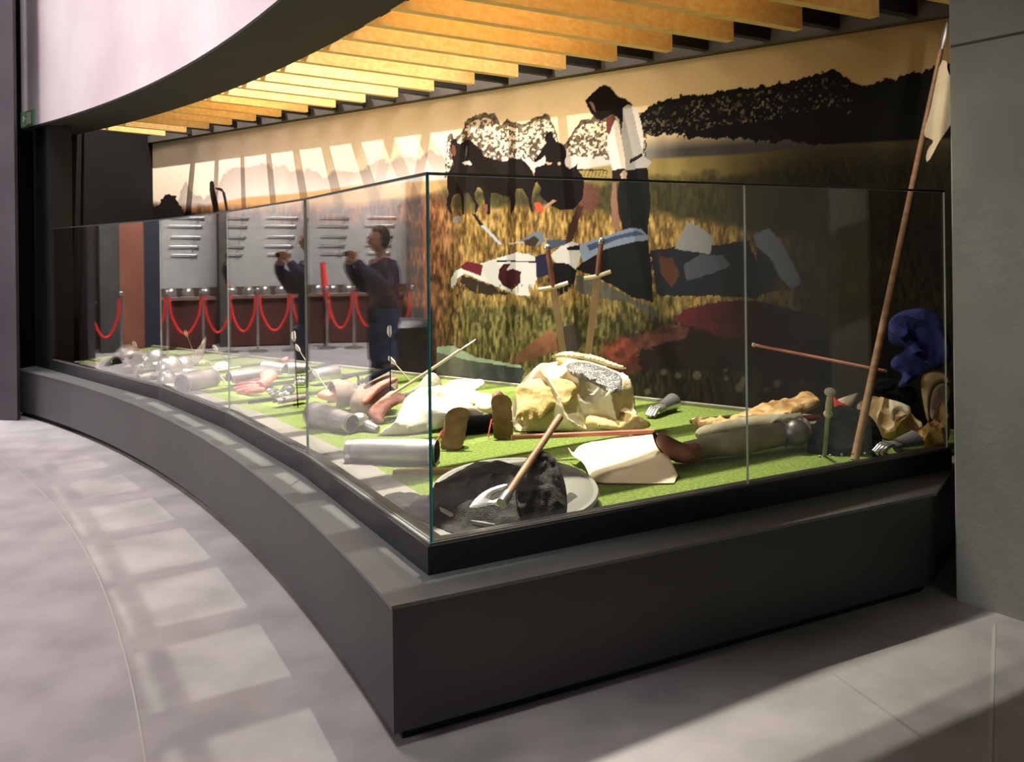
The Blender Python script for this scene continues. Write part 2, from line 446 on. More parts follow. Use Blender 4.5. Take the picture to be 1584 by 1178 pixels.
case = thing('display_case', 'frameless glass display case with black metal sill on the grey plinth', 'display case', (cor.x, cor.y, WH))
G0 = K(668, 840, 0, .529).xy
gth = [27.14, 32.05, 36.55, 41.2, 48.07 + 1.5]
GP = [G0] + [pol(16.875, t) for t in gth[1:]]
GR = G0 + (K(1463, 693, 0, .529).xy - G0).normalized() * 2.66
GM = on_line(1154, 500, G0, GR).xy
ZG0, ZG1 = .529, 1.757
def inset(P, d):                                   # shift a polyline to the case's inside (left-hand normal)
    out = []
    for i, p in enumerate(P):
        t = (P[min(i + 1, len(P) - 1)] - P[max(i - 1, 0)]).normalized()
        out.append(p + Vector((t.y, -t.x)) * d)
    return out
poly = [GR] + [G0]
# sill: follows glass (left polyline then right)
def offs(p, a, b, d):                              # mitred corner offset
    t1 = (p - a).normalized(); t2 = (b - p).normalized()
    n1 = Vector((t1.y, -t1.x)); n2 = Vector((t2.y, -t2.x)); m = (n1 + n2).normalized()
    return p + m * (d / max(.3, m.dot(n1)))
chain = [GR] + GP
def off_chain(d):
    o = []
    for i, p in enumerate(chain):
        a = chain[i - 1] if i else p - (chain[1] - p); b = chain[i + 1] if i < len(chain) - 1 else p + (p - chain[-2])
        o.append(offs(p, a, b, d))
    return o
bm = bmesh.new(); strip(bm, off_chain(-.025), off_chain(.06), WH + .0005, ZG0 - .001)
obj('sill_frame', bm, M_FRAME, case, smooth=False)
bm = bmesh.new(); strip(bm, off_chain(-.013), off_chain(-.0075), ZG0 - .001, ZG0 + .006)
strip(bm, off_chain(.0075), off_chain(.012), ZG0 - .001, ZG0 + .006)
obj('glazing_bead', bm, mat('grey_bead', (120, 118, 112), None, 4, .4), case, smooth=False)
def pane(a, b, edge=None):
    t = (b - a).normalized(); a2 = a + t * .0012; b2 = b - t * .0012; n = Vector((-t.y, t.x)) * (.006 if edge else .004)
    bm = bmesh.new(); prism(bm, [tuple(a2 - n), tuple(b2 - n), tuple(b2 + n), tuple(a2 + n)], ZG0, ZG1)
    o = obj('glass_pane', bm, None, case, smooth=False, mats=[GLASS, GEDGE2, GEDGE])
    for p in o.data.polygons:
        if p.area < .03: p.material_index = 2 if edge and (p.center.xy - edge).length < .1 else 1
    # polished top edge
    return o
bm = bmesh.new(); strip(bm, off_chain(-.0065), off_chain(.0065), ZG1 + .0005, ZG1 + .009)
obj('top_edge_profile', bm, mat('dark_glass_profile', (44, 52, 50), (56, 64, 62), 3, .4), case, smooth=False)
pane(GM, GR); pane(G0, GM, G0)
for a, b in zip(GP, GP[1:]): pane(a, b, G0 if a == G0 else None)

gb = off_chain(.0615); gi = off_chain(.30); gr = off_chain(.095)
bm = bmesh.new(); cA, cB = gb[1], gi[1]
# inner end of the corner: narrow along the right side, wide along the curve
cI = gr[0] + (gr[1] - gr[0]) * (1 - .30 / (gr[1] - gr[0]).length)
strip(bm, [cA] + gb[2:], [gi[1]] + gi[2:], ZC + .0008, ZC + .004)
obj('grey_border', bm, mat('grey_case_border', (118, 116, 108), (130, 127, 118), 3, .6), case, smooth=False)
bm = bmesh.new(); strip(bm, [gb[0], gb[1]], [gr[0], gr[1]], ZC + .0008, ZC + .0035)
obj('narrow_border', bm, mat('grey_case_border', None), case, smooth=False)
# turf
bm = bmesh.new()
ins = off_chain(.061)
P = [ins[0]] + ins[1:] + [W3(UL, 0, .02).xy, W3(2.42, 0, .02).xy]
prism(bm, [tuple(p) for p in P][::-1], WH + .001, ZC)
tf = obj('artificial_turf', bm, M_TURF, smooth=False)
tag(tf, 'bright green artificial turf covering the floor of the case', 'turf'); tf['kind'] = 'stuff'
bm = bmesh.new(); wall_box(bm, UL + .02, 2.6, ZC + .0005, ZC + .02, .015, .06)
struct(obj('baseboard_back', bm, mat('pale_strip', (128, 126, 104), None, 3, .7), smooth=False))

# ------------------------------------------------------------------ roof slats
bm = bmesh.new(); wall_box(bm, UL, 2.9, 2.785, 2.86, -.02, .07); wall_box(bm, UL, 2.9, 2.86, 3.0, -.02, .03)
struct(obj('trim_6', bm, mat('ledge_metal', (70, 66, 62), (84, 80, 76), 4, .5), smooth=False))
SL = [49.75, 48.5, 47.25, 46.05, 44.87, 43.7, 42.55, 41.43, 40.31, 39.17, 38.0, 36.79, 35.6, 34.42, 33.27, 32.15, 31.03, 29.91, 28.8, 27.72]
ordn = ['first', 'second', 'third', 'fourth', 'fifth', 'sixth', 'seventh', 'eighth', 'ninth', 'tenth', 'eleventh', 'twelfth', 'thirteenth', 'fourteenth', 'fifteenth', 'sixteenth', 'seventeenth', 'eighteenth', 'nineteenth', 'last']
for i, th in enumerate(SL):
    r = pol(1, th) - CC
    A = pol(17.34, th)
    # end: .34 m before the wall
    n = -WN; t = (n.dot(WP - A) - .37) / n.dot(r); B = A + r * t
    sdv = Vector((-r.y, r.x)) * .03
    bm = bmesh.new(); prism(bm, [tuple(A - sdv), tuple(B - sdv), tuple(B + sdv), tuple(A + sdv)], 2.755, 2.965)
    bmesh.ops.translate(bm, verts=bm.verts[:], vec=Vector((-A.x, -A.y, -2.85)))
    o = obj('ceiling_slat', bm, M_PINE, smooth=False); o.location = (A.x, A.y, 2.85)
    bm = bmesh.new(); B2 = B + r * ((.37 - .075) / n.dot(r)); sd2 = Vector((-r.y, r.x)) * .028  # added batten that casts the shadow bars on the mural
    prism(bm, [tuple(B + r * .001 - sd2), tuple(B2 - sd2), tuple(B2 + sd2), tuple(B + r * .001 + sd2)], 2.80, 2.955)
    bmesh.ops.translate(bm, verts=bm.verts[:], vec=Vector((-A.x, -A.y, -2.85)))
    h = obj('shadow_batten', bm, M_BLACK, None, smooth=False); h.parent = o
    tag(o, 'pine ceiling slat, %s counted from the far left end above the mural' % ordn[i], 'ceiling beam', 'pine slats of the lowered ceiling')
# ------------------------------------------------------------------ the printed mural
def vnoise(x, y, seed=0):
    rs = np.random.RandomState(seed + 11); T = rs.rand(256, 256)
    xi = np.floor(x).astype(int); yi = np.floor(y).astype(int); fx = x - xi; fy = y - yi
    fx = fx * fx * (3 - 2 * fx); fy = fy * fy * (3 - 2 * fy)
    g = lambda a, b: T[a & 255, b & 255]
    return (g(xi, yi) * (1 - fx) + g(xi + 1, yi) * fx) * (1 - fy) + (g(xi, yi + 1) * (1 - fx) + g(xi + 1, yi + 1) * fx) * fy
def fbm(x, y, seed=0, o=4):
    s = 0; a = .5
    for k in range(o): s = s + a * vnoise(x * 2 ** k, y * 2 ** k, seed + k); a /= 2
    return s / (1 - .5 ** o)

def mural():
    step = .0072; u0, u1, z0, z1 = UL + .02, 2.62, ZC + .001, 2.78
    nu = int((u1 - u0) / step); nz = int((z1 - z0) / step)
    U, Z = np.meshgrid(np.linspace(u0, u1, nu + 1), np.linspace(z0, z1, nz + 1))
    X = WP.x + WD.x * U + WN.x * .004; Y = WP.y + WD.y * U + WN.y * .004
    xr = X / Y; zr = (Z - EYE) / Y
    px = CX + F * (xr * c_ - zr * s_); py = HY - F * (xr * s_ + zr * c_)
    C = np.zeros(px.shape + (3,))
    n1 = fbm(px / 9, py / 9, 1); n2 = fbm(px / 22, py / 22, 2, 3); n3 = fbm(px / 4, py / 4, 3, 3)
    wx = px + (n1 - .5) * 14; wy = py + (fbm(px / 9 + 50, py / 9, 5) - .5) * 14
    def lerp(a, b, t):
        t = np.clip(t, 0, 1)[..., None]; return np.array(a) * (1 - t) + np.array(b) * t
    def prof(P, q=px): P = np.array(P, float); return np.interp(q, P[:, 0], P[:, 1])
    def put(mask, col, alpha=1.0):
        nonlocal C
        m = (mask * 1.0 * alpha)[..., None]; C = C * (1 - m) + (np.array(col) if not isinstance(col, np.ndarray) else col) * m
    def soft(d, wd): return np.clip(.5 + d / wd, 0, 1)
    def pip(P, warp=0.0):
        P = np.array(P, float); x = px + (n3 - .5) * warp; y = py + (fbm(px / 4 + 9, py / 4, 8, 3) - .5) * warp
        b = (px > P[:, 0].min() - 12) & (px < P[:, 0].max() + 12) & (py > P[:, 1].min() - 12) & (py < P[:, 1].max() + 12)
        m = np.zeros(px.shape, bool); xs, ys = x[b], y[b]; r = np.zeros(xs.shape, bool); j = len(P) - 1
        for i in range(len(P)):
            r ^= ((P[i, 1] > ys) != (P[j, 1] > ys)) & (xs < (P[j, 0] - P[i, 0]) * (ys - P[i, 1]) / (P[j, 1] - P[i, 1] + 1e-9) + P[i, 0]); j = i
        m[b] = r; return m
    def T(P, s, ox, oy): return [(ox + x * s, oy + y * s) for x, y in P]
    # sky: lamp glow in the middle and dimness at right painted into the colour
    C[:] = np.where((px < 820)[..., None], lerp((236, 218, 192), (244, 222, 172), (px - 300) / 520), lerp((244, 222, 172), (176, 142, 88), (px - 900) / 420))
    # far misty trees
    tp = [(226, 330), (270, 322), (283, 290), (288, 280), (295, 300), (318, 305), (335, 296), (345, 270), (360, 262), (380, 258), (395, 252), (420, 256), (437, 252), (450, 265), (470, 262), (488, 262), (500, 275), (520, 262), (545, 268), (570, 258), (590, 246), (605, 250), (620, 240), (650, 246), (665, 232), (680, 240), (700, 250), (1100, 250)]
    put(soft(wy - prof(tp), 5), lerp((168, 152, 142), (206, 198, 190), (py - prof(tp)) / 45), .85)
    # mist band
    put(soft(py - prof([(226, 330), (500, 285), (690, 262), (760, 232), (1000, 222), (1300, 200), (1500, 190)]), 26), lerp((205, 196, 190), (70, 68, 62), (px - 930) / 120))
    # mid trees behind the horses
    mt = [(688, 262), (692, 214), (698, 206), (703, 214), (712, 205), (722, 187), (735, 178), (750, 174), (765, 178), (775, 192), (785, 186), (795, 190), (805, 192), (820, 184), (835, 176), (848, 178), (856, 190), (862, 210), (868, 232), (880, 215), (890, 196), (902, 184), (930, 180), (960, 176), (1000, 174)]
    body = (wy > prof(mt)) & (wy < prof([(688, 262), (720, 240), (800, 236), (860, 228), (1000, 236)]) + 12) & (px > 688) & (px < 1000)
    holes = (fbm(px / 3.4, py / 3.4, 21, 3) > .49 + .0012 * np.abs(py - 196)) & (py > prof(mt) + 8)
    put(body & ~holes, lerp((58, 48, 36), (120, 104, 82), (n3 - .3) * 2), .92); put(body & holes, (216, 204, 186), .62)
    # right tree mass
    rt = [(985, 185), (1000, 170), (1020, 157), (1060, 149), (1100, 143), (1140, 137), (1180, 132), (1220, 127), (1240, 122), (1262, 114), (1285, 108), (1300, 111), (1311, 122), (1318, 127), (1340, 136), (1348, 134), (1370, 122), (1400, 117), (1430, 108), (1455, 98), (1500, 90)]
    rb = [(985, 205), (1050, 212), (1150, 215), (1250, 222), (1330, 230), (1500, 226)]
    body = (wy > prof(rt)) & (py < prof(rb) + (n1 - .5) * 16) & (px > 985)
    holes = (fbm(px / 3.4, py / 3.4, 31, 3) > .62 + (px > 1210) * .06) & (py < prof(rt) + 55) & (px < 1318) & (py > prof(rt) + 8)
    put(body, (13, 12, 9)); put(body & holes, lerp((60, 52, 38), (150, 132, 100), (n1 - .2) * 1.8), .75)
    # ground
    gt = prof([(226, 332), (300, 322), (345, 312), (380, 305), (450, 300), (560, 286), (690, 278), (760, 272), (900, 262), (1000, 246), (1150, 238), (1300, 222), (1500, 212)])
    st = fbm(px / 3.2, py / 12, 41, 4); st2 = fbm(px / 7, py / 16, 43, 3)
    g = lerp((205, 155, 98), (150, 132, 70), (px - 640) / 120); g = g * (1 - .45 * np.clip((px - 1050) / 200, 0, 1))[..., None]
    put(soft(py - gt, 4), g)
    gd = prof([(226, 322), (345, 330), (500, 340), (690, 296), (850, 290), (1000, 276), (1200, 268), (1480, 252)])
    put(soft(py - gd + (n2 - .5) * 22, 14), lerp((96, 92, 46), (48, 46, 26), st * 1.2) * 1.0)
    go = prof([(226, 350), (560, 330), (690, 322), (850, 318), (1000, 330), (1100, 345), (1300, 380), (1480, 420)])
    och = lerp((92, 66, 26), (222, 178, 92), (st - .25) * 1.9) * (0.82 + .36 * st2)[..., None]
    put(soft(py - go + (n2 - .5) * 26, 16), och)
    put(soft(px - 1180 + (n2 - .5) * 60, 160) * soft(py - 250, 30), lerp((28, 24, 12), (92, 72, 34), (st - .3) * 1.6), .82)
    grn = lerp((44, 46, 20), (142, 136, 70), (st - .3) * 1.8)
    put(soft(py - prof([(226, 400), (690, 455), (850, 470), (1000, 470), (1100, 480), (1480, 500)]) + (n2 - .5) * 70, 50), grn, .8)
    put(soft(py - 500 + (n2 - .5) * 50, 60) * soft(px - 960, 80), lerp((20, 18, 12), (66, 54, 30), (st - .3) * 1.6), .9)
    # russet and dark lower left
    put(soft(695 - px, 60) * soft(py - prof([(226, 318), (345, 322), (400, 322), (560, 318), (690, 300)]), 16), lerp((60, 30, 18), (170, 100, 58), (st - .25) * 1.7), .95)
    put(soft(628 - px + (n2 - .5) * 110, 100) * soft(py - prof([(226, 318), (345, 338), (560, 350), (690, 350)]), 22), (28, 22, 18), .93)
    # small bushes far left
    bu = T([(100, 600), (130, 640), (180, 760), (230, 740), (250, 680), (290, 640), (340, 640), (390, 660), (420, 740), (480, 800), (540, 810), (620, 850), (700, 900), (700, 1200), (100, 1200)], .1578, 210, 200)
    put(pip(bu, 6), (26, 20, 17))
    put(pip(T([(725, 520), (740, 500), (765, 515), (775, 600), (800, 700), (830, 850), (775, 850), (740, 700), (722, 590)], .1578, 210, 200)), (34, 22, 18))
    put(pip(T([(780, 570), (840, 575), (875, 620), (895, 720), (910, 830), (885, 830), (865, 700), (845, 610), (780, 585)], .1578, 210, 200)), (40, 26, 20))
    put(soft(px - 540, 16) * soft(672 - px, 10) * soft(py - 472 + (n2 - .5) * 20, 14), (24, 20, 17), .9)  # dark patch painted in so the bin's reflection reads black
    # dandelion heads
    rs = np.random.RandomState(4)
    for k in range(95):
        if k < 38: fx_, fy_ = 985 + rs.rand() * 380, 500 + rs.rand() * 110
        else: fx_, fy_ = 690 + rs.rand() * 250, 470 + rs.rand() * 70
        rr = (5.5 if k < 38 else 2.2) * (.6 + rs.rand() * .7)
        put(soft(rr - np.hypot(px - fx_, py - fy_), 3), (168, 150, 128), .45)
    # reddish glass reflection painted into the print, with stems
    put(soft(22 - np.hypot(px - 905, (py - 305) * 1.0) + (n3 - .5) * 22, 14), (120, 66, 60), .8)
    put(pip([(893, 318), (903, 318), (888, 365), (878, 400), (868, 400), (880, 350)], 2), (70, 40, 32))
    # horses
    H = lambda P: T(P, .1641, 660, 160)
    dk = (24, 15, 12)
    put(pip(H([(215, 350), (245, 345), (275, 330), (292, 372), (320, 380), (370, 340), (405, 338), (415, 352), (445, 378), (485, 412), (520, 450), (535, 492), (600, 515), (700, 540), (745, 545), (800, 520), (870, 520), (925, 545), (972, 600), (1000, 645), (1015, 700), (1020, 770), (1000, 830), (985, 900), (1000, 990), (1010, 1010), (985, 1015), (965, 960), (960, 900), (930, 850), (900, 800), (850, 800), (830, 850), (835, 930), (825, 990), (795, 1045), (790, 960), (785, 880), (720, 870), (650, 840), (605, 850), (600, 940), (600, 1045), (555, 1045), (548, 930), (530, 830), (500, 790), (480, 790), (450, 850), (455, 900), (490, 960), (475, 1010), (455, 1035), (455, 950), (430, 900), (400, 845), (345, 845), (352, 900), (356, 1040), (335, 1045), (328, 900), (310, 850), (270, 850), (240, 890), (225, 960), (245, 1030), (235, 1045), (200, 1000), (185, 960), (190, 900), (212, 850), (195, 800), (190, 700), (230, 600), (255, 570), (240, 520), (235, 460), (225, 380)])), dk)
    put(pip(H([(235, 380), (265, 400), (280, 470), (262, 500), (240, 480)])), (104, 62, 48))
    put(pip(H([(335, 560), (370, 540), (410, 545), (430, 580), (360, 578)])), (212, 200, 178))
    put(pip(H([(370, 400), (385, 398), (380, 480), (362, 520)])), (90, 84, 84))
    put(pip(H([(540, 950), (575, 950), (570, 1040), (550, 1040)])), (140, 78, 66))
    put(pip(H([(245, 1080), (290, 1055), (325, 1065), (330, 1100), (280, 1130), (245, 1120)])), (150, 142, 132))
    # driver and cart
    put(pip(H([(1110, 320), (1130, 280), (1160, 262), (1185, 275), (1200, 330), (1225, 360), (1280, 380), (1312, 430), (1320, 490), (1300, 540), (1310, 590), (1350, 615), (1400, 590), (1430, 560), (1415, 610), (1475, 690), (1485, 740), (1470, 900), (1380, 1000), (1250, 1000), (1150, 950), (1060, 860), (1080, 800), (1040, 740), (1015, 760), (1015, 690), (1020, 605), (1100, 580), (1125, 560), (1115, 490), (1080, 522), (1020, 557), (1003, 543), (1060, 480), (1100, 410), (1132, 375), (1113, 345)])), (16, 11, 10))
    put(pip(H([(1010, 940), (1060, 930), (1110, 990), (1100, 1020), (1040, 1025)])), (205, 78, 44))
    put(pip(H([(1090, 980), (1190, 905), (1230, 915), (1120, 990)])), (170, 130, 100))
    put(pip(H([(1430, 618), (1700, 622), (1700, 632), (1430, 632)])), (40, 32, 26))
    for q in range(7): put(pip(H([(1500 + q * 34, 625), (1506 + q * 34, 625), (1482 + q * 34, 700), (1476 + q * 34, 700)])), (60, 48, 38))
    put(pip(H([(860, 380), (880, 400), (1010, 540), (1000, 548)])), (44, 34, 30))
    put(pip(H([(890, 430), (920, 470), (905, 480), (880, 450)])), (220, 214, 200))
    put(pip(H([(1120, 550), (1180, 560), (1175, 578), (1130, 572)])), (214, 160, 140))
    put(soft(2.6 - np.hypot(px - 865, py - 253), 1.5), (190, 170, 150))
    # standing hooded figure
    S = lambda P: T(P, .2208, 860, 110)
    put(pip(S([(500, 690), (640, 672), (655, 800), (662, 950), (642, 1120), (640, 1400), (470, 1400), (470, 1110), (440, 1000), (430, 850), (450, 740)])), (14, 14, 16))
    put(pip(S([(400, 330), (440, 300), (465, 260), (510, 235), (552, 245), (580, 300), (602, 380), (617, 480), (612, 590), (672, 640), (642, 675), (500, 692), (470, 680), (400, 702), (385, 660), (365, 570), (358, 450), (380, 400)])), (166, 164, 158))
    put(pip(S([(405, 340), (432, 350), (452, 430), (482, 600), (490, 680), (440, 690), (400, 702), (385, 650), (362, 550), (358, 450)])), (232, 224, 206))
    put(pip(S([(530, 250), (552, 245), (580, 300), (602, 380), (615, 480), (605, 560), (570, 420)])), (214, 208, 198))
    put(pip(S([(350, 330), (400, 310), (420, 330), (400, 370), (375, 445), (355, 430)])), (110, 52, 46))
    put(pip(S([(205, 205), (260, 150), (310, 105), (345, 97), (380, 110), (412, 150), (440, 180), (482, 190), (547, 242), (500, 236), (465, 262), (472, 310), (455, 440), (445, 340), (400, 300), (355, 322), (320, 345), (280, 335), (250, 300), (225, 255)])), (17, 10, 9))
    put(pip(S([(230, 212), (258, 220), (275, 260), (278, 290), (258, 265)])), (150, 110, 96))
    put(pip(S([(515, 622), (602, 574), (606, 596), (520, 648)])), (24, 22, 22))
    put(pip(S([(390, 695), (470, 680), (502, 700), (500, 755), (440, 765), (395, 760)])), (36, 24, 22))
    put(pip(S([(450, 720), (475, 690), (500, 715), (490, 755), (455, 750)])), (190, 160, 132))
    put(pip(S([(398, 780), (425, 780), (432, 980), (450, 1060), (440, 1110), (405, 1110), (390, 1000), (384, 900)])), (150, 104, 84))
    # fallen knights of the print
    N = lambda P: T(P, .2146, 680, 330)
    blk = (14, 13, 14)
    put(pip(N([(1030, 350), (1200, 250), (1400, 200), (1500, 190), (1530, 400), (1540, 640), (1380, 600), (1250, 520), (1150, 470), (980, 400)]), 3), blk)
    put(pip(N([(830, 350), (930, 360), (988, 410), (960, 540), (850, 600), (780, 480)]), 3), blk)
    put(pip(N([(80, 470), (110, 420), (180, 380), (300, 360), (420, 320), (560, 280), (640, 290), (700, 320), (702, 470), (650, 595), (560, 590), (420, 530), (250, 462), (180, 430), (130, 470), (102, 545), (84, 530)]), 2), (216, 214, 210))
    put(pip(N([(160, 440), (250, 470), (420, 540), (520, 590), (300, 580), (150, 540)]), 6), (50, 38, 26))
    put(pip(N([(150, 382), (200, 345), (312, 370), (298, 450), (222, 422), (165, 402)])), (108, 26, 36))
    put(pip(N([(430, 400), (465, 362), (512, 362), (480, 412), (530, 398), (585, 420), (582, 500), (522, 552), (460, 522), (422, 470)])), (62, 16, 22))
    put(pip(N([(410, 335), (700, 345), (700, 356), (500, 346), (412, 350)])), (24, 26, 44))
    put(pip(N([(690, 310), (765, 288), (790, 440), (700, 470)])), (34, 36, 66))
    put(pip(N([(800, 300), (880, 230), (960, 200), (1022, 232), (1012, 330), (980, 405), (930, 362), (830, 352)])), (206, 202, 196))
    put(pip(N([(915, 245), (1012, 224), (1018, 266), (920, 262)])), (18, 18, 22))
    put(pip(N([(1010, 222), (1200, 160), (1380, 103), (1450, 112), (1502, 160), (1502, 192), (1400, 205), (1200, 255), (1100, 315), (1035, 352), (1015, 300)])), (122, 138, 160))
    put(pip(N([(1060, 230), (1250, 165), (1420, 125), (1480, 150), (1300, 180), (1080, 270)])), (58, 74, 110))
    put(pip(N([(560, 210), (620, 170), (690, 130), (735, 135), (762, 200), (700, 232), (600, 215)]), 3), (112, 124, 140))
    put(pip(N([(610, 200), (680, 165), (720, 190), (690, 240), (620, 225)]), 3), (60, 48, 40))
    put(pip(N([(770, 195), (900, 190), (920, 215), (870, 235), (800, 260), (770, 240)]), 3), (64, 78, 104))
    put(pip(N([(232, 0), (258, 5), (316, 82), (292, 90)])), (22, 20, 22))
    put(pip(N([(296, 88), (322, 80), (450, 220), (430, 226)])), (176, 188, 196))
    put(pip(N([(500, 212), (600, 200), (610, 212), (500, 224)])), (186, 182, 170))
    tl = (fbm(px / 3, py / 14, 61, 3) > .62) & (py > 440) & (py < 475) & (px > 700) & (px < 900)
    put(tl, (150, 116, 58), .8)
    put(pip(N([(980, 450), (1150, 480), (1560, 700), (1584, 760), (1350, 640), (1100, 600), (990, 560)]), 5), (74, 76, 74), .8)
    # debris of armour right of the standing figure
    Q = lambda P: T(P, .3905, 1040, 20)
    put(pip(Q([(-90, 940), (10, 930), (60, 910), (170, 920), (300, 900), (340, 1000), (420, 1090), (330, 1130), (150, 1120), (-60, 1120)]), 6), (32, 34, 44))
    put(pip(Q([(10, 935), (28, 890), (60, 828), (100, 842), (165, 890), (150, 955), (60, 942)]), 2), (152, 152, 150))
    put(pip(Q([(40, 1000), (110, 955), (200, 960), (230, 1000), (160, 1030), (60, 1060)]), 4), (82, 86, 98))
    put(pip(Q([(320, 880), (380, 850), (432, 905), (482, 1000), (512, 1070), (470, 1092), (420, 1040), (380, 960), (330, 920)]), 3), (116, 122, 134))
    put(pip(Q([(335, 930), (380, 960), (430, 1050), (400, 1100), (330, 1060)]), 5), (40, 42, 56))
    put(pip([(1020, 395), (1040, 400), (1052, 425), (1040, 445), (1022, 425)], 5), (110, 58, 34), .8)
    # red cloak at lower right
    X_ = lambda P: T(P, .322, 980, 440)
    put(pip(X_([(-130, 340), (-60, 260), (60, 220), (190, 190), (400, 180), (700, 160), (1000, 200), (1120, 330), (1130, 470), (900, 480), (600, 420), (300, 400), (-100, 420)]), 14), (34, 20, 18), .85)
    put(pip(X_([(190, 170), (250, 120), (350, 90), (500, 72), (640, 88), (760, 120), (900, 150), (960, 200), (800, 230), (640, 250), (450, 260), (330, 215), (240, 190)]), 6), lerp((104, 34, 40), (34, 14, 18), (px - 1060) / 170 + (n1 - .5) * .8))
    put(pip(X_([(-120, 330), (-60, 270), (60, 225), (170, 190), (280, 200), (250, 250), (100, 300), (0, 330), (-60, 400), (-110, 400)]), 12), lerp((96, 48, 40), (170, 90, 70), (n1 - .25) * 2), .6)
    put(pip([(925, 540), (960, 520), (985, 530), (990, 570), (960, 590), (930, 575)], 16), lerp((90, 40, 30), (184, 70, 50), (n1 - .25) * 2), .6)
    # helmet of the print; hand and leg are glass reflections painted in
    put(pip(N([(520, 1050), (600, 980), (700, 900), (800, 832), (840, 880), (858, 990), (760, 1020), (640, 1060), (540, 1085)]), 3), lerp((176, 106, 70), (104, 62, 44), (py - 505) / 50 + (n1 - .5) * .6), .9)
    put(pip(N([(870, 880), (900, 812), (960, 800), (1020, 850), (1030, 930), (1000, 990), (900, 1010), (850, 980)]), 3), (66, 56, 48))
    put(pip([(676, 536), (700, 534), (735, 552), (770, 561), (806, 564), (812, 575), (800, 598), (676, 598)], 2), lerp((104, 108, 96), (50, 58, 64), (px - 690) / 90 + (n1 - .5) * .6), .85)
    put(pip([(676, 536), (700, 534), (735, 552), (806, 565), (806, 569), (730, 558), (676, 545)], 1), (150, 168, 140))
    C = C * (1 - .10 * np.clip((py - 300) / 60, 0, 1) - .42 * np.clip((px - 1020) / 260, 0, 1) * np.clip((py - 205) / 30, 0, 1))[..., None]  # colours darkened toward the right in place of fading lamp light
    gl = C.mean(2, keepdims=True); C = gl + (C - gl) * .86
    C *= (0.975 + .05 * fbm(px / 2.2, py / 2.2, 77, 2))[..., None]
    C = np.clip(C / 255, 0, 1)
    L = np.where(C <= .04045, C / 12.92, ((C + .055) / 1.055) ** 2.4)
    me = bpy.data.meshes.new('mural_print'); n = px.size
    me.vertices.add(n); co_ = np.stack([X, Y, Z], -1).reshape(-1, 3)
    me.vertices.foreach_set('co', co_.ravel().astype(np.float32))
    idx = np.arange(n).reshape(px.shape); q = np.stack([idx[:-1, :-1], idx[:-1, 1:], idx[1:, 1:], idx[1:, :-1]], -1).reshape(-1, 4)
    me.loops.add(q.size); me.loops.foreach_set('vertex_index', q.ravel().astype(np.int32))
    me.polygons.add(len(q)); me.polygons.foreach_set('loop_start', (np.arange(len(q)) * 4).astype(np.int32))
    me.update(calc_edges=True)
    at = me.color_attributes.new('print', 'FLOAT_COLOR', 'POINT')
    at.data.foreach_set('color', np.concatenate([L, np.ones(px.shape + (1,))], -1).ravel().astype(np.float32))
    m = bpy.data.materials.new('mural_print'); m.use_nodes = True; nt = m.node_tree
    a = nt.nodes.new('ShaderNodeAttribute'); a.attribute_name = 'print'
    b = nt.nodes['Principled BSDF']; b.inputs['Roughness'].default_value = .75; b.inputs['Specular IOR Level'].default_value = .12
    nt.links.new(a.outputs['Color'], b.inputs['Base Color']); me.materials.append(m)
    o = bpy.data.objects.new('mural', me); COL.objects.link(o)
    return o
mu = thing('mural', 'wall-wide printed photo mural of fallen knights, horses and a hooded figure in a field', 'mural', tuple(W3(-1.7, ZC)))
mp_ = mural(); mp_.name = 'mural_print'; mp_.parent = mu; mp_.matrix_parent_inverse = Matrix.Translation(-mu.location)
bm = bmesh.new(); wall_box(bm, UL + .01, 2.62, ZC + .001, 2.78, -.018, .002)
obj('mural_board', bm, M_BLACK, mu, smooth=False)

bm = bmesh.new(); strip(bm, arc(17.405, 24, 52, 90), arc(17.435, 24, 52, 90), 2.80, 2.825)
struct(obj('trim_8', bm, M_BLACK))
# ------------------------------------------------------------------ things lying in the case
def P_(pts, s, ox, oy): return [(ox + x * s, oy + y * s) for x, y in pts]
c4 = lambda *p: P_(p, .2399, 460, 520)
c5 = lambda *p: P_(p, .2801, 640, 520)
c6 = lambda *p: P_(p, .322, 980, 440)
c8 = lambda *p: P_(p, .1515, 1240, 560)
def up2(o, z=0.0): return Vector((o.x, o.y, z))

def solo(name, bm, m, label, cat, group=None, smooth=True):
    o = obj(name, bm, m, smooth=smooth); return tag(o, label, cat, group)

# ---- round shield in the corner
def tilt_matrix(c, tilt, yaw=0.0):
    f = Vector((c.x, c.y, 0)).normalized(); a = math.atan2(f.y, f.x) + yaw
    return Matrix.Translation(c) @ Matrix.Rotation(a, 4, 'Z') @ Matrix.Rotation(-tilt, 4, 'Y')
def disc(bm, M, prof, seg=64):
    """lathe: prof list of (r, z)"""
    rings = []
    for r, z in prof:
        if r < 1e-5: rings.append([bm.verts.new(M @ Vector((0, 0, z)))] )
        else: rings.append([bm.verts.new(M @ Vector((math.cos(2 * math.pi * k / seg) * r, math.sin(2 * math.pi * k / seg) * r, z))) for k in range(seg)])
    for a, b in zip(rings, rings[1:]):
        for k in range(seg):
            k2 = (k + 1) % seg
            if len(a) == 1: bm.faces.new((a[0], b[k], b[k2]))
            elif len(b) == 1: bm.faces.new((a[k], b[0], a[k2]))
            else: bm.faces.new((a[k], b[k], b[k2], a[k2]))
cs = K(796, 753, .07)
M = tilt_matrix(cs, math.radians(7))
t = thing('round_shield', 'large round grey shield lying in the glass corner under black mesh and an axe', 'shield', tuple(up2(cs, ZC)))
bm = bmesh.new(); disc(bm, M, [(0, .035), (.10, .033), (.2, .024), (.28, .010), (.335, -.008), (.335, -.020), (.28, -.004), (.2, .012), (.1, .02), (0, .022)])
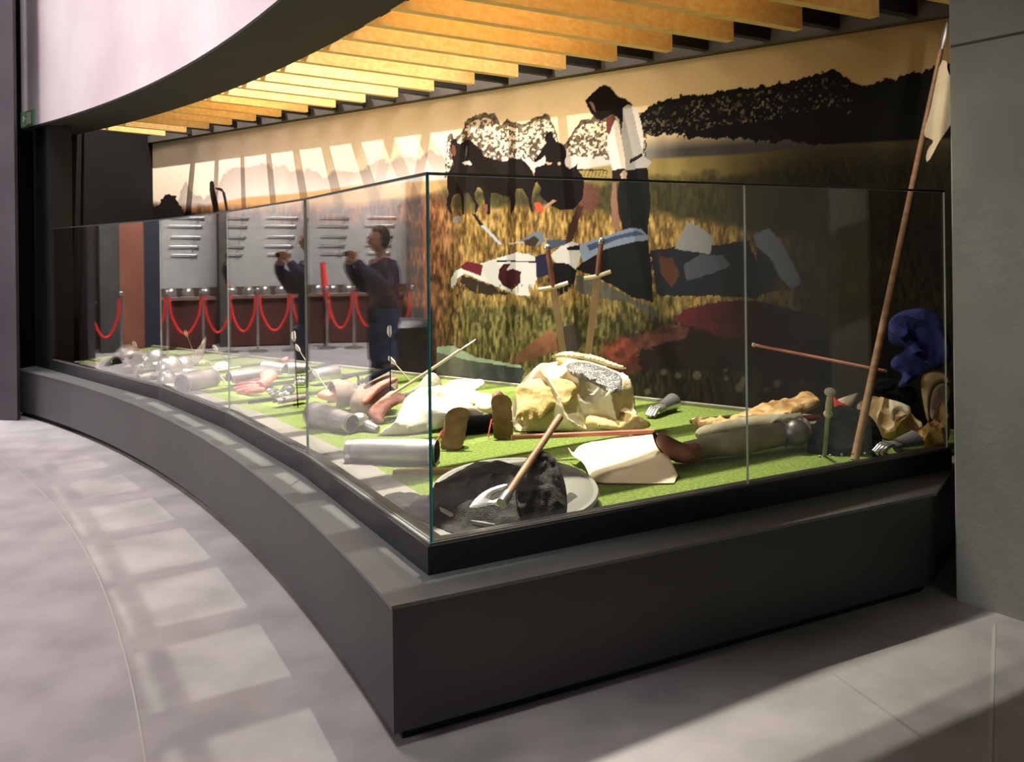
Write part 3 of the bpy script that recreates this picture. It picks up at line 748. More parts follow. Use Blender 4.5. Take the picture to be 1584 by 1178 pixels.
obj('board', bm, M_SHIELDG, t)
bm = bmesh.new(); disc(bm, M, [(.328, -.004), (.345, -.004), (.35, -.014), (.345, -.024), (.326, -.022), (.324, -.012), (.328, -.004)]); obj('rim', bm, M_SHIELDG, t)
Mi = M.inverted()
def over_shield(bm, lift):
    for v in bm.verts:
        l = Mi @ v.co; r_ = math.hypot(l.x, l.y)
        if r_ < .36:
            h = .036 - .044 * (r_ / .335) ** 2
            w_ = min(1, (.36 - r_) / .03)
            add = (M @ Vector((l.x, l.y, h))).z - ZC - .004
            v.co.z += max(0, add) * w_ + lift * w_
# ---- black gauze mail
t = thing('mail_coif', 'crumpled black gauze mail spread over the near edge of the grey round shield', 'chain mail', tuple(K(730, 800)))
bm = puff([(586, 776), (598, 762), (640, 762), (668, 774), (700, 766), (738, 752), (776, 756), (806, 762), (836, 776), (856, 796), (850, 812), (800, 826), (740, 829), (700, 827), (682, 818), (650, 802), (610, 788)], (715, 829), 3, .014, .016, 11, seed=3, ridge=.6, res=70)
over_shield(bm, .004); obj('mail_sheet', bm, M_MAILB, t)
bm = puff([(800, 762), (812, 742), (832, 730), (853, 732), (868, 747), (877, 772), (878, 800), (860, 815), (832, 822), (808, 812), (796, 790)], (840, 822), 36, .045, .03, 13, seed=8, ridge=.5)
over_shield(bm, .0); obj('bunched_hood', bm, M_MAILB, t)
# ---- axe
def pipe(bm, a, b, r0, r1=None, seg=12): limb(bm, [a, b], [r0, r1 or r0], seg)
A = K(781, 771, .15); B = KD(866, 645, A.y + .45)
t = thing('battle_axe', 'bearded steel axe with a wooden haft propped on the black mesh in the glass corner', 'axe', tuple(up2(A, ZC)))
bm = bmesh.new(); limb(bm, [A, A.lerp(B, .35), A.lerp(B, .7), B], [.013, .015, .014, .016], 12, 4, lump=.05); obj('haft', bm, M_WOOD, t)
bm = puff(c5((300, 950), (320, 920), (345, 890), (385, 858), (440, 832), (512, 812), (522, 822), (505, 848), (460, 858), (428, 878), (415, 905), (445, 906), (480, 885), (515, 880), (530, 905), (510, 945), (475, 945), (440, 930), (400, 942), (350, 950)), (748, 792), 40, .006, 0, smooth=1, h0=.085, min_t=.003, res=60, rim=.9)
obj('axe_head', bm, M_STEEL, t, smooth=False)
ax = (B - A).normalized()
bm = bmesh.new(); pipe(bm, A - ax * .028, A + ax * .03, .021, .019); obj('socket', bm, M_STEELD, t)

# ---- fallen figure in the white surcoat
t = thing('fallen_figure', 'costumed dummy lying on its back in a white surcoat, shoe soles towards the glass', 'costume figure', tuple(K(640, 660)))
bm = puff(c4((500, 650), (560, 600), (620, 590), (650, 500), (700, 400), (760, 355), (870, 330), (930, 320), (1000, 370), (1100, 430), (1160, 490), (1275, 535), (1275, 560), (1180, 540), (1060, 580), (980, 560), (920, 590), (850, 600), (740, 630), (640, 640)), (640, 672), 38, .07, .02, 6, seed=1, back=.5, ridge=.5, pleat=(.02, 6, 70))
obj('surcoat', bm, M_WHITEC, t)
bm = puff(c4((640, 380), (760, 345), (820, 270), (870, 238), (930, 285), (930, 330), (860, 370), (760, 395), (690, 400)), (655, 612), 40, .05, .02, 9, seed=5)
obj('shoulder_fold', bm, M_WHITEC, t)
bm = puff(c4((330, 470), (350, 390), (430, 330), (520, 285), (600, 258), (655, 300), (640, 400), (560, 470), (470, 540), (400, 500)), (570, 648), 32, .085, .012, 8, seed=2)
obj('padded_torso', bm, M_BROWN, t)
for q, pts in enumerate(([(430, 345), (440, 332), (560, 270), (600, 262), (600, 275), (480, 335), (440, 365)], [(400, 480), (450, 400), (540, 345), (640, 315), (650, 335), (560, 380), (490, 440), (440, 500)], [(450, 520), (540, 450), (620, 385), (712, 445), (715, 462), (640, 480), (560, 540), (560, 605), (530, 612), (470, 575)])):
    bm = puff(c4(*pts), (575, 652), 32, .022, .006, 12, off=.075 - .008 * q, seed=q + 10); obj('leather_strap', bm, (M_DARKC, M_PINK, M_PINK)[q], t)
ta, tb = K(700, 690, .07), K(640, 640, .10)
bm = bmesh.new(); limb(bm, [K(700, 672, .045), K(706, 664, .05), K(712, 655, .06)], [.04, .05, .055], 16, 4, lump=.08)
limb(bm, [K(779, 658, .045), K(766, 654, .05), K(745, 655, .05), K(716, 658, .05)], [.04, .05, .05, .05], 16, 4, lump=.08)
obj('trousers', bm, M_DARKC, t)
def shoe(cx, cy, wpx, hpx, lean, lab):
    # sole facing the camera, toe up
    c = K(cx, cy + hpx, .0); d = c.y; sc = d / F
    f = Vector((c.x, c.y, 0)).normalized(); r = Vector((f.y, -f.x, 0)); u = (Vector((0, 0, 1)) + r * lean + f * .12).normalized()
    n = r.cross(u).normalized(); H = hpx * 2 * sc * 1.0; Wd = wpx * 2 * sc
    prof = [(0, .34), (.06, .44), (.2, .47), (.35, .40), (.5, .38), (.65, .45), (.8, .5), (.9, .44), (.97, .28), (1, .08)]
    outl = [(-w, h) for h, w in prof] + [(w, h) for h, w in prof[::-1]]
    S = []
    bm = bmesh.new(); layers = []
    for dep in (0, .012):
        layers.append([bm.verts.new(c + r * (x * Wd * (1 + .35 * 0)) + u * (y * H + .006) - n * dep) for x, y in outl])
    bm.faces.new(layers[0]); bm.faces.new(layers[1][::-1])
    for i in range(len(outl)): j = (i + 1) % len(outl); bm.faces.new((layers[0][i], layers[0][j], layers[1][j], layers[1][i]))
    so = obj('shoe', bm, M_SOLE, t); so.name = 'shoe'
    bm = bmesh.new()
    limb(bm, [c + u * (H * .90) - n * (.02 + Wd * .2), c + u * (H * .7) - n * (.016 + Wd * .44), c + u * (H * .4) - n * (.016 + Wd * .46), c + u * (H * .22 + .01) - n * (.016 + Wd * .48), c + u * .05 - n * (.014 + Wd * .32)], [Wd * .2, Wd * .46, Wd * .48, Wd * .5, Wd * .34], 16, 4)
    obj('upper', bm, M_LEATH, so)
    so['label'] = lab
    bm = bmesh.new(); limb(bm, [c + u * (H * .45) - n * .05 - r * (Wd * .5), c + u * (H * .25) - n * .03 - r * (Wd * .62), c + u * .012 - n * .02 - r * (Wd * .72)], [.005, .005, .005], 6, 4); obj('red_lace', bm, M_CORAL, so)
shoe(697, 664, 19, 33, .22, 'worn brown shoe sole, nearer the glass corner')
shoe(779, 646, 16.5, 34, -.05, 'worn brown shoe sole, beside the tented cloth')

# ---- armour tubes
def armour(name, a, b, r0, r1, label, cat='armour', m=None, arc_=(-115, 115), up=(0, 0, 1), rings=2, group=None, mid=None):
    m = m or M_STEELD
    L = (b - a).length; Mx = frame_of(a, b, up)
    o = thing(name, label, cat, tuple(up2(a, ZC)), group)
    pr = (lambda t_: r0 + (r1 - r0) * t_ + (mid or .006) * math.sin(math.pi * t_))
    bm = bmesh.new(); shell(bm, Mx, L, pr, *arc_); obj('plate', bm, m, o)
    for q in range(rings):
        tt = [0.02, .93, .5][q]
        bm = bmesh.new(); shell(bm, Mx @ Matrix.Translation((tt * L, 0, 0)), L * .05, lambda s: pr(tt) + .003, *arc_, nl=1); obj('rolled_edge', bm, M_STEEL, o)
    return o
armour('greave', K(537, 697, .052), K(676, 700, .055), .058, .064, 'plain steel greave lying in front of the white surcoat beside the glass', arc_=(-175, 175))
o = armour('vambrace', K(484, 640, .07), K(545, 655, .06), .075, .05, 'steel arm guard with a jointed elbow near the leather padded torso', arc_=(-170, 170))
bm = bmesh.new(); ball(bm, K(556, 650, .06), .052, (1.1, 1, .9)); obj('elbow_cop', bm, M_STEEL, o)
bm = bmesh.new(); limb(bm, [K(562, 655, .04), K(574, 660, .03), K(584, 664, .02)], [.035, .028, .022], 12, 3); obj('wrist_plate', bm, M_STEELD, o)
solo('leather_pad', puff(c4((120, 420), (170, 392), (260, 385), (335, 400), (345, 440), (300, 470), (220, 450), (150, 440)), (520, 640), 30, .03, .008, 9, off=.05, seed=4), mat('orange_leather', (196, 128, 88), (212, 146, 104), 8, .6), 'orange tan leather pad lying on the steel arm guard', 'leather pad')
# small torn leaf coloured cloth
solo('green_cloth_scrap', puff(c4((360, 610), (420, 565), (480, 580), (470, 610), (410, 615)), (560, 667), 12, .012, .006, 14, seed=6), mat('pale_green_cloth', (150, 176, 112), (176, 196, 140), 9, .8), 'small pale green cloth scrap on turf between arm guard and greave', 'cloth')

# ---- great helm with black strap
hc = K(537, 612, .10)
t = thing('padded_helm', 'taupe rounded helm with a black strap behind the padded torso', 'helmet', tuple(up2(hc, ZC)))
f = Vector((hc.x, hc.y, 0)).normalized(); r = Vector((f.y, -f.x, 0))
bm = bmesh.new(); Mh = frame_of(hc - r * .10 - f * .02, hc + r * .02 + f * .02)
shell(bm, Mh, .13, lambda q: .085 + .028 * math.sin(math.pi * (.3 + .6 * q)), -120, 120, th=.012, seg=26); obj('skull', bm, M_BROWN, t)
Mh2 = frame_of(hc + r * .11, hc + r * .17 + f * .03)
bm = bmesh.new(); shell(bm, Mh2, .06, lambda q: .112 - .02 * q, -125, 125, th=.012, seg=26); obj('neck_guard', bm, M_BROWN, t)
bm = bmesh.new(); ball(bm, hc + r * .07, .085, (1, 1, .95)); obj('mail_lining', bm, M_MAILS, t)
bm = bmesh.new(); limb(bm, [hc - r * .13 + Vector((0, 0, .02)), hc - r * .06 + Vector((0, 0, .095)), hc + r * .02 + Vector((0, 0, .128)), hc + r * .07 + Vector((0, 0, .13)), hc + r * .075 - f * .03 + Vector((0, 0, .07))], .009, 8, 4, flat=1); obj('strap', bm, M_DARKC, t)

# ---- plank, rods and spears
def rod(name, a, b, r, m, label, cat, group=None):
    bm = bmesh.new(); limb(bm, [a, a.lerp(b, .33), a.lerp(b, .66), b], r, 10, 3); return solo(name, bm, m, label, cat, group)
a, b = K(608, 729, .012), K(727, 727, .012); d = (b - a)
bm = bmesh.new(); Mx = frame_of(a, b); box(bm, (d.length / 2, 0, 0), (d.length, .028, .02), mtx=Mx)
solo('wooden_batten', bm, M_WOOD, 'short flat wooden batten on the turf in front of the steel greave', 'batten', smooth=False)
t = thing('spear', 'long pale spear shaft rising from the padded torso past the glass corner', 'spear', tuple(up2(K(604, 611), ZC)))
bm = bmesh.new(); s0 = K(604, 611, .17); limb(bm, [s0, KD(664, 573, s0.y + .02), KD(712, 541, s0.y + .04)], .0095, 10, 3); obj('shaft', bm, M_PALEW, t)
bm = bmesh.new(); limb(bm, [KD(712, 541, s0.y + .04), KD(722, 534, s0.y + .045), KD(737, 524, s0.y + .05)], [.012, .014, .002], 8, 3, flat=.4); obj('spear_head', bm, M_STEEL, t)
rod('wooden_lance_shaft', K(791, 676, .12), K(1011, 667, .11), .0125, M_REDW, 'reddish wooden shaft lying across the cream banner in front of the tented cloth', 'shaft')

def arrow(tip, tail, label, dark=False, group='arrows stuck in the turf', dy=.03):
    tail = KD(tail[0], tail[1], tip.y + dy)
    o = thing('arrow', label, 'arrow', tuple(up2(tip, ZC)), group)
    dv = (tail - tip).normalized(); bm = bmesh.new(); pipe(bm, tip, tail, .0042, .0042, 8); obj('shaft', bm, M_DARKC if dark else M_PALEW, o)
    x = dv.orthogonal().normalized(); L = min(.085, (tail - tip).length * .35)
    for k in range(3):
        s = Matrix.Rotation(math.radians(120 * k + 20), 3, dv) @ x; e = dv.cross(s)
        bm = bmesh.new(); q = [tail, tail + s * .016 - dv * .012, tail + s * .02 - dv * L * .6, tail - dv * L]
        flat_poly(bm, q, .0022, e); obj('feather', bm, M_FLETCH, o, smooth=False)
    return o
arrow(K(461, 630), (454.5, 511), 'dark shafted arrow upright on the turf by the coral glove', True)
arrow(K(604, 604, .18), (603, 502), 'dark shafted arrow standing in the padded torso', True)
arrow(K(642, 597, .12), (601, 551), 'pale arrow stuck at a slant behind the padded torso')
arrow(K(482, 572, .05), (457, 532), 'pale slanting arrow behind the upright dark one')
arrow(K(306, 562), (286, 510), 'pale arrow leaning left beside the grey wedge plate')
arrow(K(356, 566, .02), (329, 533), 'pale arrow with fletching level with the second glass joint')
arrow(K(350, 592), (328, 566), 'bare pale arrow lying against the far greaves')
arrow(K(512, 610, .02), (484, 570), 'thin pale arrow behind the third glass joint, left of the helm')

# ---- tented surcoat heap with mail
t = thing('surcoat_heap', 'heaped cream surcoat with ochre emblem and chain mail, tented in the middle of the case', 'surcoat', tuple(K(900, 668)))
bm = puff(c5((540, 400), (560, 310), (610, 225), (690, 160), (780, 140), (840, 128), (930, 130), (1010, 150), (1100, 185), (1175, 215), (1205, 270), (1222, 350), (1228, 430), (1250, 500), (1180, 520), (900, 525), (620, 545), (548, 530)), (890, 668), 58, .06, .03, 6.0, seed=2, ridge=.8, back=.9, rim=.7, res=70, pleat=(.05, 4.5, 25))
obj('cream_cloth', bm, M_CREAM, t)
bm = puff(c5((556, 330), (640, 290), (740, 278), (860, 290), (905, 330), (870, 380), (850, 430), (780, 420), (740, 450), (700, 512), (672, 470), (650, 528), (625, 480), (600, 540), (585, 480), (560, 530), (575, 430)), (840, 668), 53, .02, .012, 9, off=.115, seed=6, ridge=.3)
obj('ochre_emblem', bm, M_GOLD, t)
bm = puff(c5((838, 205), (930, 190), (1060, 228), (1150, 270), (1145, 330), (1140, 385), (1120, 350), (1090, 372), (1040, 340), (970, 300), (880, 272), (850, 240)), (900, 668), 55, .02, .012, 16, off=.125, seed=7)
obj('mail_collar', bm, M_MAILS, t)
bm = puff(c5((745, 138), (830, 103), (920, 115), (1000, 128), (1090, 165), (1172, 192), (1165, 206), (1080, 190), (1000, 160), (900, 140), (800, 140)), (900, 660), 58, .02, .01, 8, off=.06, seed=9)
obj('folded_hem', bm, M_CREAM, t)
bm = puff(c5((780, 150), (860, 150), (960, 178), (965, 205), (900, 195), (840, 200), (800, 180)), (900, 664), 58, .015, .006, 9, off=.085, seed=12)
obj('ochre_lining', bm, M_GOLD, t)
bm = puff(c5((1000, 440), (1180, 450), (1260, 480), (1330, 520), (1200, 545), (1050, 530), (960, 520), (940, 480)), (950, 672), 22, .03, .012, 7, off=.03, seed=13)
obj('ochre_border', bm, M_GOLD, t)
# far cloths behind the white surcoat
solo('folded_surcoat', puff(c4((920, 330), (1000, 290), (1200, 285), (1210, 310), (1130, 350), (1190, 380), (1270, 380), (1260, 440), (1130, 450), (1060, 400), (960, 370)), (720, 626), 14, .03, .014, 9, seed=21), M_WHITEC, 'folded white cloth lying behind the white surcoat', 'cloth')
o = armour('pauldron', K(716, 633, .05), K(728, 640, .05), .05, .045, 'tan rounded shoulder plate beside the white surcoat hem', m=M_BROWN, rings=1)
solo('brown_shoe_pair', puff(c4((1250, 385), (1290, 355), (1330, 375), (1345, 420), (1300, 430), (1260, 420)), (770, 626), 35, .03, .004, 9, seed=22), M_LEATH, 'brown leather shoe tip behind the right shoe sole', 'shoe')
solo('white_bowl', puff(c4((1140, 470), (1150, 435), (1210, 425), (1270, 440), (1280, 480), (1220, 505), (1160, 495)), (750, 642), 40, .04, .003, 4, seed=23), M_WHITEC, 'rounded white cloth bundle between the shoe soles and the tented surcoat', 'cloth')

# ---- cream banner on the turf
solo('cream_banner', puff(c5((845, 600), (880, 650), (905, 608), (950, 590), (1050, 570), (1180, 548), (1320, 522), (1345, 535), (1390, 620), (1480, 812), (1300, 820), (982, 818), (968, 760), (935, 690), (880, 665)), (960, 749), 9, .008, .006, 5, smooth=1, seed=31, zmin=ZC + .004), M_CREAM, 'plain cream cloth banner spread flat on the turf in front of the tented surcoat', 'banner')

# ---- gauntlets
def gauntlet(cuff, hand, size, label, roll=0.0, group=None):
    o = thing('gauntlet', label, 'gauntlet', tuple(up2(cuff, ZC)), group)
    d = (hand - cuff); L = d.length; Mx = frame_of(cuff, hand)
    bm = bmesh.new(); shell(bm, Mx @ Matrix.Translation((-.3 * L, 0, 0)), L * .75, lambda q: size * (1.15 - .45 * q), -175, 175, th=.004, seg=22); obj('cuff', bm, M_STEEL, o)
    bm = bmesh.new(); shell(bm, Mx @ Matrix.Translation((.42 * L, 0, 0)), L * .4, lambda q: size * (.72 + .1 * math.sin(3 * q)), -110, 110, th=.004, seg=16, sq=.7); obj('hand_plate', bm, M_STEELD, o)
    side = Mx.to_3x3() @ Vector((0, 1, 0)); up = Mx.to_3x3() @ Vector((0, 0, 1)); dx = d.normalized()
    for k in range(5):
        s = (k - 1.6) * size * .38
        ln = size * (1.5, 1.7, 1.8, 1.6, 1.25)[k] if k < 4 else size * 1.0
        if k == 4: base = cuff + d * .6 + side * (-size * .95); tip = base + dx * ln * .8 - side * size * .2 - up * size * .3
        else: base = cuff + d * .8 + side * s + up * size * .25; tip = base + dx * ln - up * size * .55
        n = 4
        bm = bmesh.new()
        for q in range(n):
            a = base.lerp(tip, q / n) + up * size * .22 * math.sin(math.pi * (q + .5) / n); b_ = base.lerp(tip, (q + 1.15) / n) + up * size * .22 * math.sin(math.pi * min(1, (q + 1.6) / n))
            limb(bm, [a, b_], [size * .215, size * .185], 10)
        obj('finger', bm, M_STEEL, o)
        bm = bmesh.new(); ball(bm, base + up * size * .15, size * .16, seg=10); obj('knuckle', bm, M_STEEL, o)
    return o
gauntlet(K(1034, 625, .05), K(1010, 637, .035), .05, 'bright steel gauntlet lying to the right of the tented surcoat')

# ---- right hand figure
t = thing('fallen_figure', 'costumed dummy in black coat and grey hose lying by the pillar', 'costume figure', tuple(K(1290, 700)))
bm = bmesh.new(); limb(bm, [K(1062, 697, .06), K(1100, 690, .065), K(1150, 683, .075), K(1212, 670, .085), K(1240, 668, .09)], [.045, .055, .063, .06, .07], 18, 5, lump=.10)
limb(bm, [K(1078, 673, .05), K(1086, 671, .052), K(1110, 667, .06), K(1180, 657, .07), K(1240, 655, .08)], [.012, .036, .046, .055, .06], 16, 5, lump=.10); obj('hose', bm, M_HOSE, t)
bm = bmesh.new(); limb(bm, [K(1017, 672, .15), K(1026, 682, .12), K(1042, 694, .08), K(1062, 702, .055), K(1076, 697, .06)], [.018, .04, .05, .052, .046], 16, 5, flat=.9); bt = obj('boot', bm, M_LEATH, t)
bm = bmesh.new(); limb(bm, [K(1012, 670, .16), K(1022, 690, .09), K(1042, 706, .04), K(1062, 711, .02)], [.01, .018, .02, .018], 10, 5); obj('sole', bm, M_DARKC, bt)
bm = bmesh.new(); ball(bm, K(1230, 669, .095), .074, (1, 1, .95)); kc = obj('knee_cop', bm, mat('dark_steel', (96, 92, 88), (124, 120, 114), 8, .45, .7, .08), t)
bm = bmesh.new(); Mk = frame_of(K(1206, 670, .09), K(1248, 664, .09)); shell(bm, Mk, .16, lambda q: .062 + .012 * math.cos((q - .5) * 14), -150, 150, seg=22, nl=18); obj('knee_lame', bm, M_STEELD, t)
bm = puff([(1254, 672), (1264, 646), (1290, 626), (1325, 630), (1350, 645), (1362, 668), (1366, 684), (1350, 696), (1310, 704), (1270, 707), (1250, 706), (1248, 692)], (1290, 704), 46, .025, .02, 7, seed=33, back=.8, ridge=.8, pleat=(.03, 6, 20))
obj('black_coat', bm, M_DARKC, t)
for k, (x, y) in enumerate(((1284, 684), (1302, 682.5), (1319, 681.5), (1338, 681), (1268, 686))):
    bm = bmesh.new(); ball(bm, K(x, y + 20, .075), .0065, seg=8); obj('coat_button', bm, M_STEEL, t)
solo('scarlet_cloth', puff(c8((318, 395), (350, 420), (400, 470), (470, 490), (472, 530), (400, 560), (320, 560), (330, 480)), (1296, 650), 50, .02, .01, 12, off=.05, seed=34, h0=.12), M_REDC, 'small scarlet cloth beside the pale sword hilt', 'cloth')
solo('scarlet_cloth', puff(c8((0, 545), (100, 548), (210, 545), (215, 580), (90, 600), (0, 590)), (1252, 655), 40, .015, .006, 12, h0=.12, seed=35), mat('dark_red_cloth', (104, 22, 20), (124, 30, 26), 8, .8), 'dark red trim left of the pale sword hilt on the black coat', 'cloth')
o = thing('sword', 'sword with pale rounded pommel standing upright by the black coat', 'sword', tuple(K(1272, 700)))
bm = bmesh.new(); pipe(bm, K(1275, 705, .0), K(1281, 640, .26), .010, .012); obj('blade', bm, M_STEELD, o)
a, b = K(1281, 640, .26), K(1283.5, 612, .37)
bm = bmesh.new(); limb(bm, [a, a.lerp(b, .5), b], [.013, .016, .012], 10, 4); obj('grip', bm, M_PALEW, o)
bm = bmesh.new(); ball(bm, K(1284, 606, .39), .026, (1, 1, .8)); obj('pommel', bm, M_PALEW, o)
bm = bmesh.new(); ball(bm, a, .022, (1, 1, .9)); obj('guard_knob', bm, M_PALEW, o)
solo('torn_parchment', puff(c6((290, 672), (275, 645), (430, 650), (500, 630), (600, 588), (640, 582), (760, 545), (820, 522), (878, 530), (905, 572), (870, 590), (800, 625), (700, 655), (560, 690), (480, 700), (380, 700)), (1130, 665), 18, .03, .02, 12, h0=.03, seed=41, smooth=1, ridge=.6), mat('bark_tan_cloth', (150, 110, 62), (208, 176, 122), 14, .9, 0, .4, 60), 'long torn tan cloth bundle lying behind the grey hosed legs', 'cloth bundle')
rod('bow_stave', K(1068, 652, .05), K(1160, 640, .06), .011, mat('weathered_wood', (92, 80, 66), (120, 104, 84), 8, .7), 'dark weathered stave end under the torn tan bundle', 'stave')
solo('grey_cloth_strip', puff(c6((272, 648), (300, 640), (440, 635), (480, 645), (360, 680), (300, 678)), (1090, 660), 8, .008, .004, 9, seed=42), M_WHITEC, 'thin white cloth end at the tip of the torn tan bundle', 'cloth')
# cream pieces
solo('cream_cloth_fold', puff(c8((325, 400), (420, 365), (530, 330), (600, 318), (560, 390), (480, 480), (400, 490), (355, 440)), (1310, 640), 55, .03, .008, 8, h0=.10, seed=43), M_CREAM, 'bright cream cloth fold right of the pale sword hilt', 'cloth')
solo('cream_surcoat', puff(c8((540, 480), (640, 380), (720, 335), (830, 370), (960, 395), (1070, 440), (1140, 560), (1270, 640), (1160, 770), (1000, 800), (860, 790), (790, 720), (700, 590), (620, 540)), (1380, 682), 48, .05, .02, 7, seed=44, ridge=.8, pleat=(.035, 8, -30), res=60), M_TAN, 'large cream surcoat crumpled behind the leaning pole', 'surcoat')
solo('cream_cloth_fold', puff(c8((885, 430), (960, 398), (1060, 440), (1135, 590), (1085, 625), (1010, 560), (955, 590), (950, 690), (905, 640)), (1390, 682), 52, .03, .015, 8, off=.085, seed=45), M_CREAM, 'bright pointed fold on top of the crumpled cream surcoat', 'cloth')
t = thing('cloth_hood', 'tan hood shaped cloth with a hollow opening below the navy cloak', 'hood', tuple(K(1432, 690)))
bm = puff(c8((1222, 140), (1300, 92), (1400, 84), (1480, 115), (1530, 190), (1500, 215), (1440, 195), (1370, 240), (1325, 330), (1312, 470), (1308, 600), (1285, 612), (1250, 470), (1220, 300)), (1432, 690), 75, .05, .008, 6, seed=46)
obj('outer_cloth', bm, M_TAN, t)
bm = puff(c8((1300, 420), (1340, 270), (1420, 200), (1500, 220), (1530, 300), (1500, 420), (1400, 520), (1320, 610)), (1432, 688), 75, .01, .006, 6, off=-.04, seed=47); obj('inner_cloth', bm, M_BROWN, t)
solo('ochre_fringe', puff(c8((1100, 720), (1180, 700), (1270, 660), (1340, 610), (1380, 500), (1440, 430), (1500, 440), (1520, 560), (1510, 830), (1380, 850), (1200, 880), (1150, 800)), (1430, 692), 50, .04, .03, 16, seed=48, ridge=.6), mat('ochre_fringe_wool', (170, 130, 72), (206, 166, 104), 22, .95, 0, .5, 60), 'ochre woolly fringe in the corner by the concrete pillar', 'fringe')
solo('navy_cloak', puff(c6((1228, 165), (1290, 122), (1400, 108), (1470, 145), (1502, 200), (1525, 290), (1528, 385), (1470, 405), (1420, 412), (1385, 425), (1325, 485), (1300, 505), (1262, 490), (1300, 430), (1232, 405), (1238, 352), (1330, 300), (1225, 292), (1222, 210)), (1405, 690), 84, .05, .025, 7, seed=51, ridge=.9, off=-.03, res=70, pleat=(.05, 7, 55)), M_NAVY, 'navy blue hooded cloak heaped high against the concrete pillar', 'cloak')
solo('black_cloth', puff(c8((740, 180), (900, 150), (1060, 240), (1150, 250), (1190, 380), (1120, 460), (1000, 400), (860, 370), (740, 320), (720, 250)), (1390, 688), 76, .04, .02, 8, seed=52), M_DARKC, 'black cloth bunched between the navy cloak and cream surcoat', 'cloth')
gauntlet(K(1404, 686, .05), K(1368, 693, .045), .05, 'dark steel gauntlet in front of the crumpled cream surcoat, at the sill')
solo('dark_plate', puff(c8((560, 900), (640, 820), (760, 790), (800, 850), (760, 930), (600, 960)), (1345, 704), 35, .03, .006, 8, seed=53), M_STEELD, 'dull steel plate at the foot of the leaning pole', 'armour')
o = thing('spear', 'thin reddish spear slanting over the black coat', 'spear', tuple(up2(K(1366, 690), ZC)))
a, b = K(1166, 533, .52), K(1372, 574, .42)
bm = bmesh.new(); limb(bm, [a, b], .0075, 8); obj('shaft', bm, M_REDW, o)
bm = bmesh.new(); ball(bm, a, .012, seg=10); obj('end_cap', bm, M_STEEL, o)

# ---- leaning pole with pennant
bot = K(1322, 711, 0); top = on_line(1465, 34, (WP + WN * .13), (WP + WN * .13 + WD))
d = (top - bot).normalized()
t = thing('banner_pole', 'long wooden pole with a pale pennant leaning against the mural by the pillar', 'banner pole', tuple(bot))
bm = bmesh.new(); limb(bm, [bot, bot.lerp(top, .33), bot.lerp(top, .66), bot.lerp(top, .93)], [.020, .018, .016, .012], 12, 4); obj('pole', bm, M_WOOD, t)
bm = bmesh.new(); limb(bm, [bot.lerp(top, .925), bot.lerp(top, .95), bot.lerp(top, .975), top], [.011, .02, .018, .002], 8, 3, flat=.4); obj('spear_tip', bm, M_STEELD, t)
Fp = P_([(612, 372), (655, 385), (652, 430), (672, 480), (700, 520), (700, 680), (668, 770), (600, 890), (528, 996), (520, 962), (535, 905), (572, 862), (545, 845), (512, 838), (515, 790), (550, 680), (572, 560)], .2547, 1300, 0)
# the cloth hangs in the plane of the pole and the wall's direction
wd3 = Vector((WD.x, WD.y, 0)); pn3 = d.cross(wd3).normalized()
if pn3.y > 0: pn3 = -pn3
pts_f = []
for p in chaikin(Fp, 1):
    r_ = ray(*p); t_ = pn3.dot(bot - Vector((0, 0, EYE))) / pn3.dot(r_); q = Vector((0, 0, EYE)) + r_ * t_ - bot
    b_ = (q.z / d.z); pts_f.append(Vector(((q - d * b_).dot(wd3), b_)))          # across the pole, along the pole
nb = len(pts_f); mnx, mxx = min(v.x for v in pts_f), max(v.x for v in pts_f); mnz, mxz = min(v.y for v in pts_f), max(v.y for v in pts_f)
G = [Vector((mnx + (mxx - mnx) * i / 24, mnz + (mxz - mnz) * j / 60)) for i in range(25) for j in range(61)]
vo, _, fo, _, _, _ = delaunay_2d_cdt(pts_f + G, [(i, (i + 1) % nb) for i in range(nb)], [], 1, 1e-5)
bm = bmesh.new(); front = []; backv = []
for v in vo:
    wv = .018 + .014 * math.sin(v.x * 60 + v.y * 5) * min(1, abs(v.x) * 12)
    p = bot + wd3 * v.x + d * v.y + pn3 * wv
    front.append(bm.verts.new(p)); backv.append(bm.verts.new(p - pn3 * .004))
for fc in fo:
    try: bm.faces.new([front[i] for i in fc]); bm.faces.new([backv[i] for i in reversed(fc)])
    except ValueError: pass
obj('pennant', bm, M_CREAM, t)

# ---- two wooden swords standing behind the heap
def wood_sword(p0, p1, pg, gl, label):
    a = K(p0[0], p0[1], .0); b = KD(p1[0], p1[1], a.y + .05)
    o = thing('wooden_sword', label, 'sword', tuple(a), 'swords planted upright')
    g = a.lerp(b, pg); d = (b - a).normalized(); f = Vector((a.x, a.y, 0)).normalized(); r = Vector((f.y, -f.x, 0))
    Mx = frame_of(a, g, tuple(f)); L = (g - a).length
    bm = bmesh.new(); box(bm, (L / 2, 0, 0), (L, .045, .012), mtx=Mx); obj('blade', bm, mat('bronze_brown_blade', (150, 122, 84), (172, 144, 102), 5, .5, .1), o, smooth=False)
    bm = bmesh.new(); limb(bm, [g, g.lerp(b, .5), b], [.016, .019, .015], 10, 4); obj('grip', bm, M_LEATH, o)
    bm = bmesh.new(); ball(bm, b + d * .012, .026, (1, .7, 1)); obj('pommel', bm, M_STEEL, o)
    bm = bmesh.new(); limb(bm, [g - r * gl - Vector((0, 0, .015)), g, g + r * gl + Vector((0, 0, .03))], [.014, .015, .014], 10, 4); obj('crossguard', bm, M_CREAM, o)
wood_sword((884, 630), (847, 386), .76, .10, 'brown sword planted upright with pale crossguard, left of the pair behind the tented surcoat')
wood_sword((900, 632), (930, 376), .80, .09, 'brown sword planted upright with pale crossguard, right of the pair behind the tented surcoat')

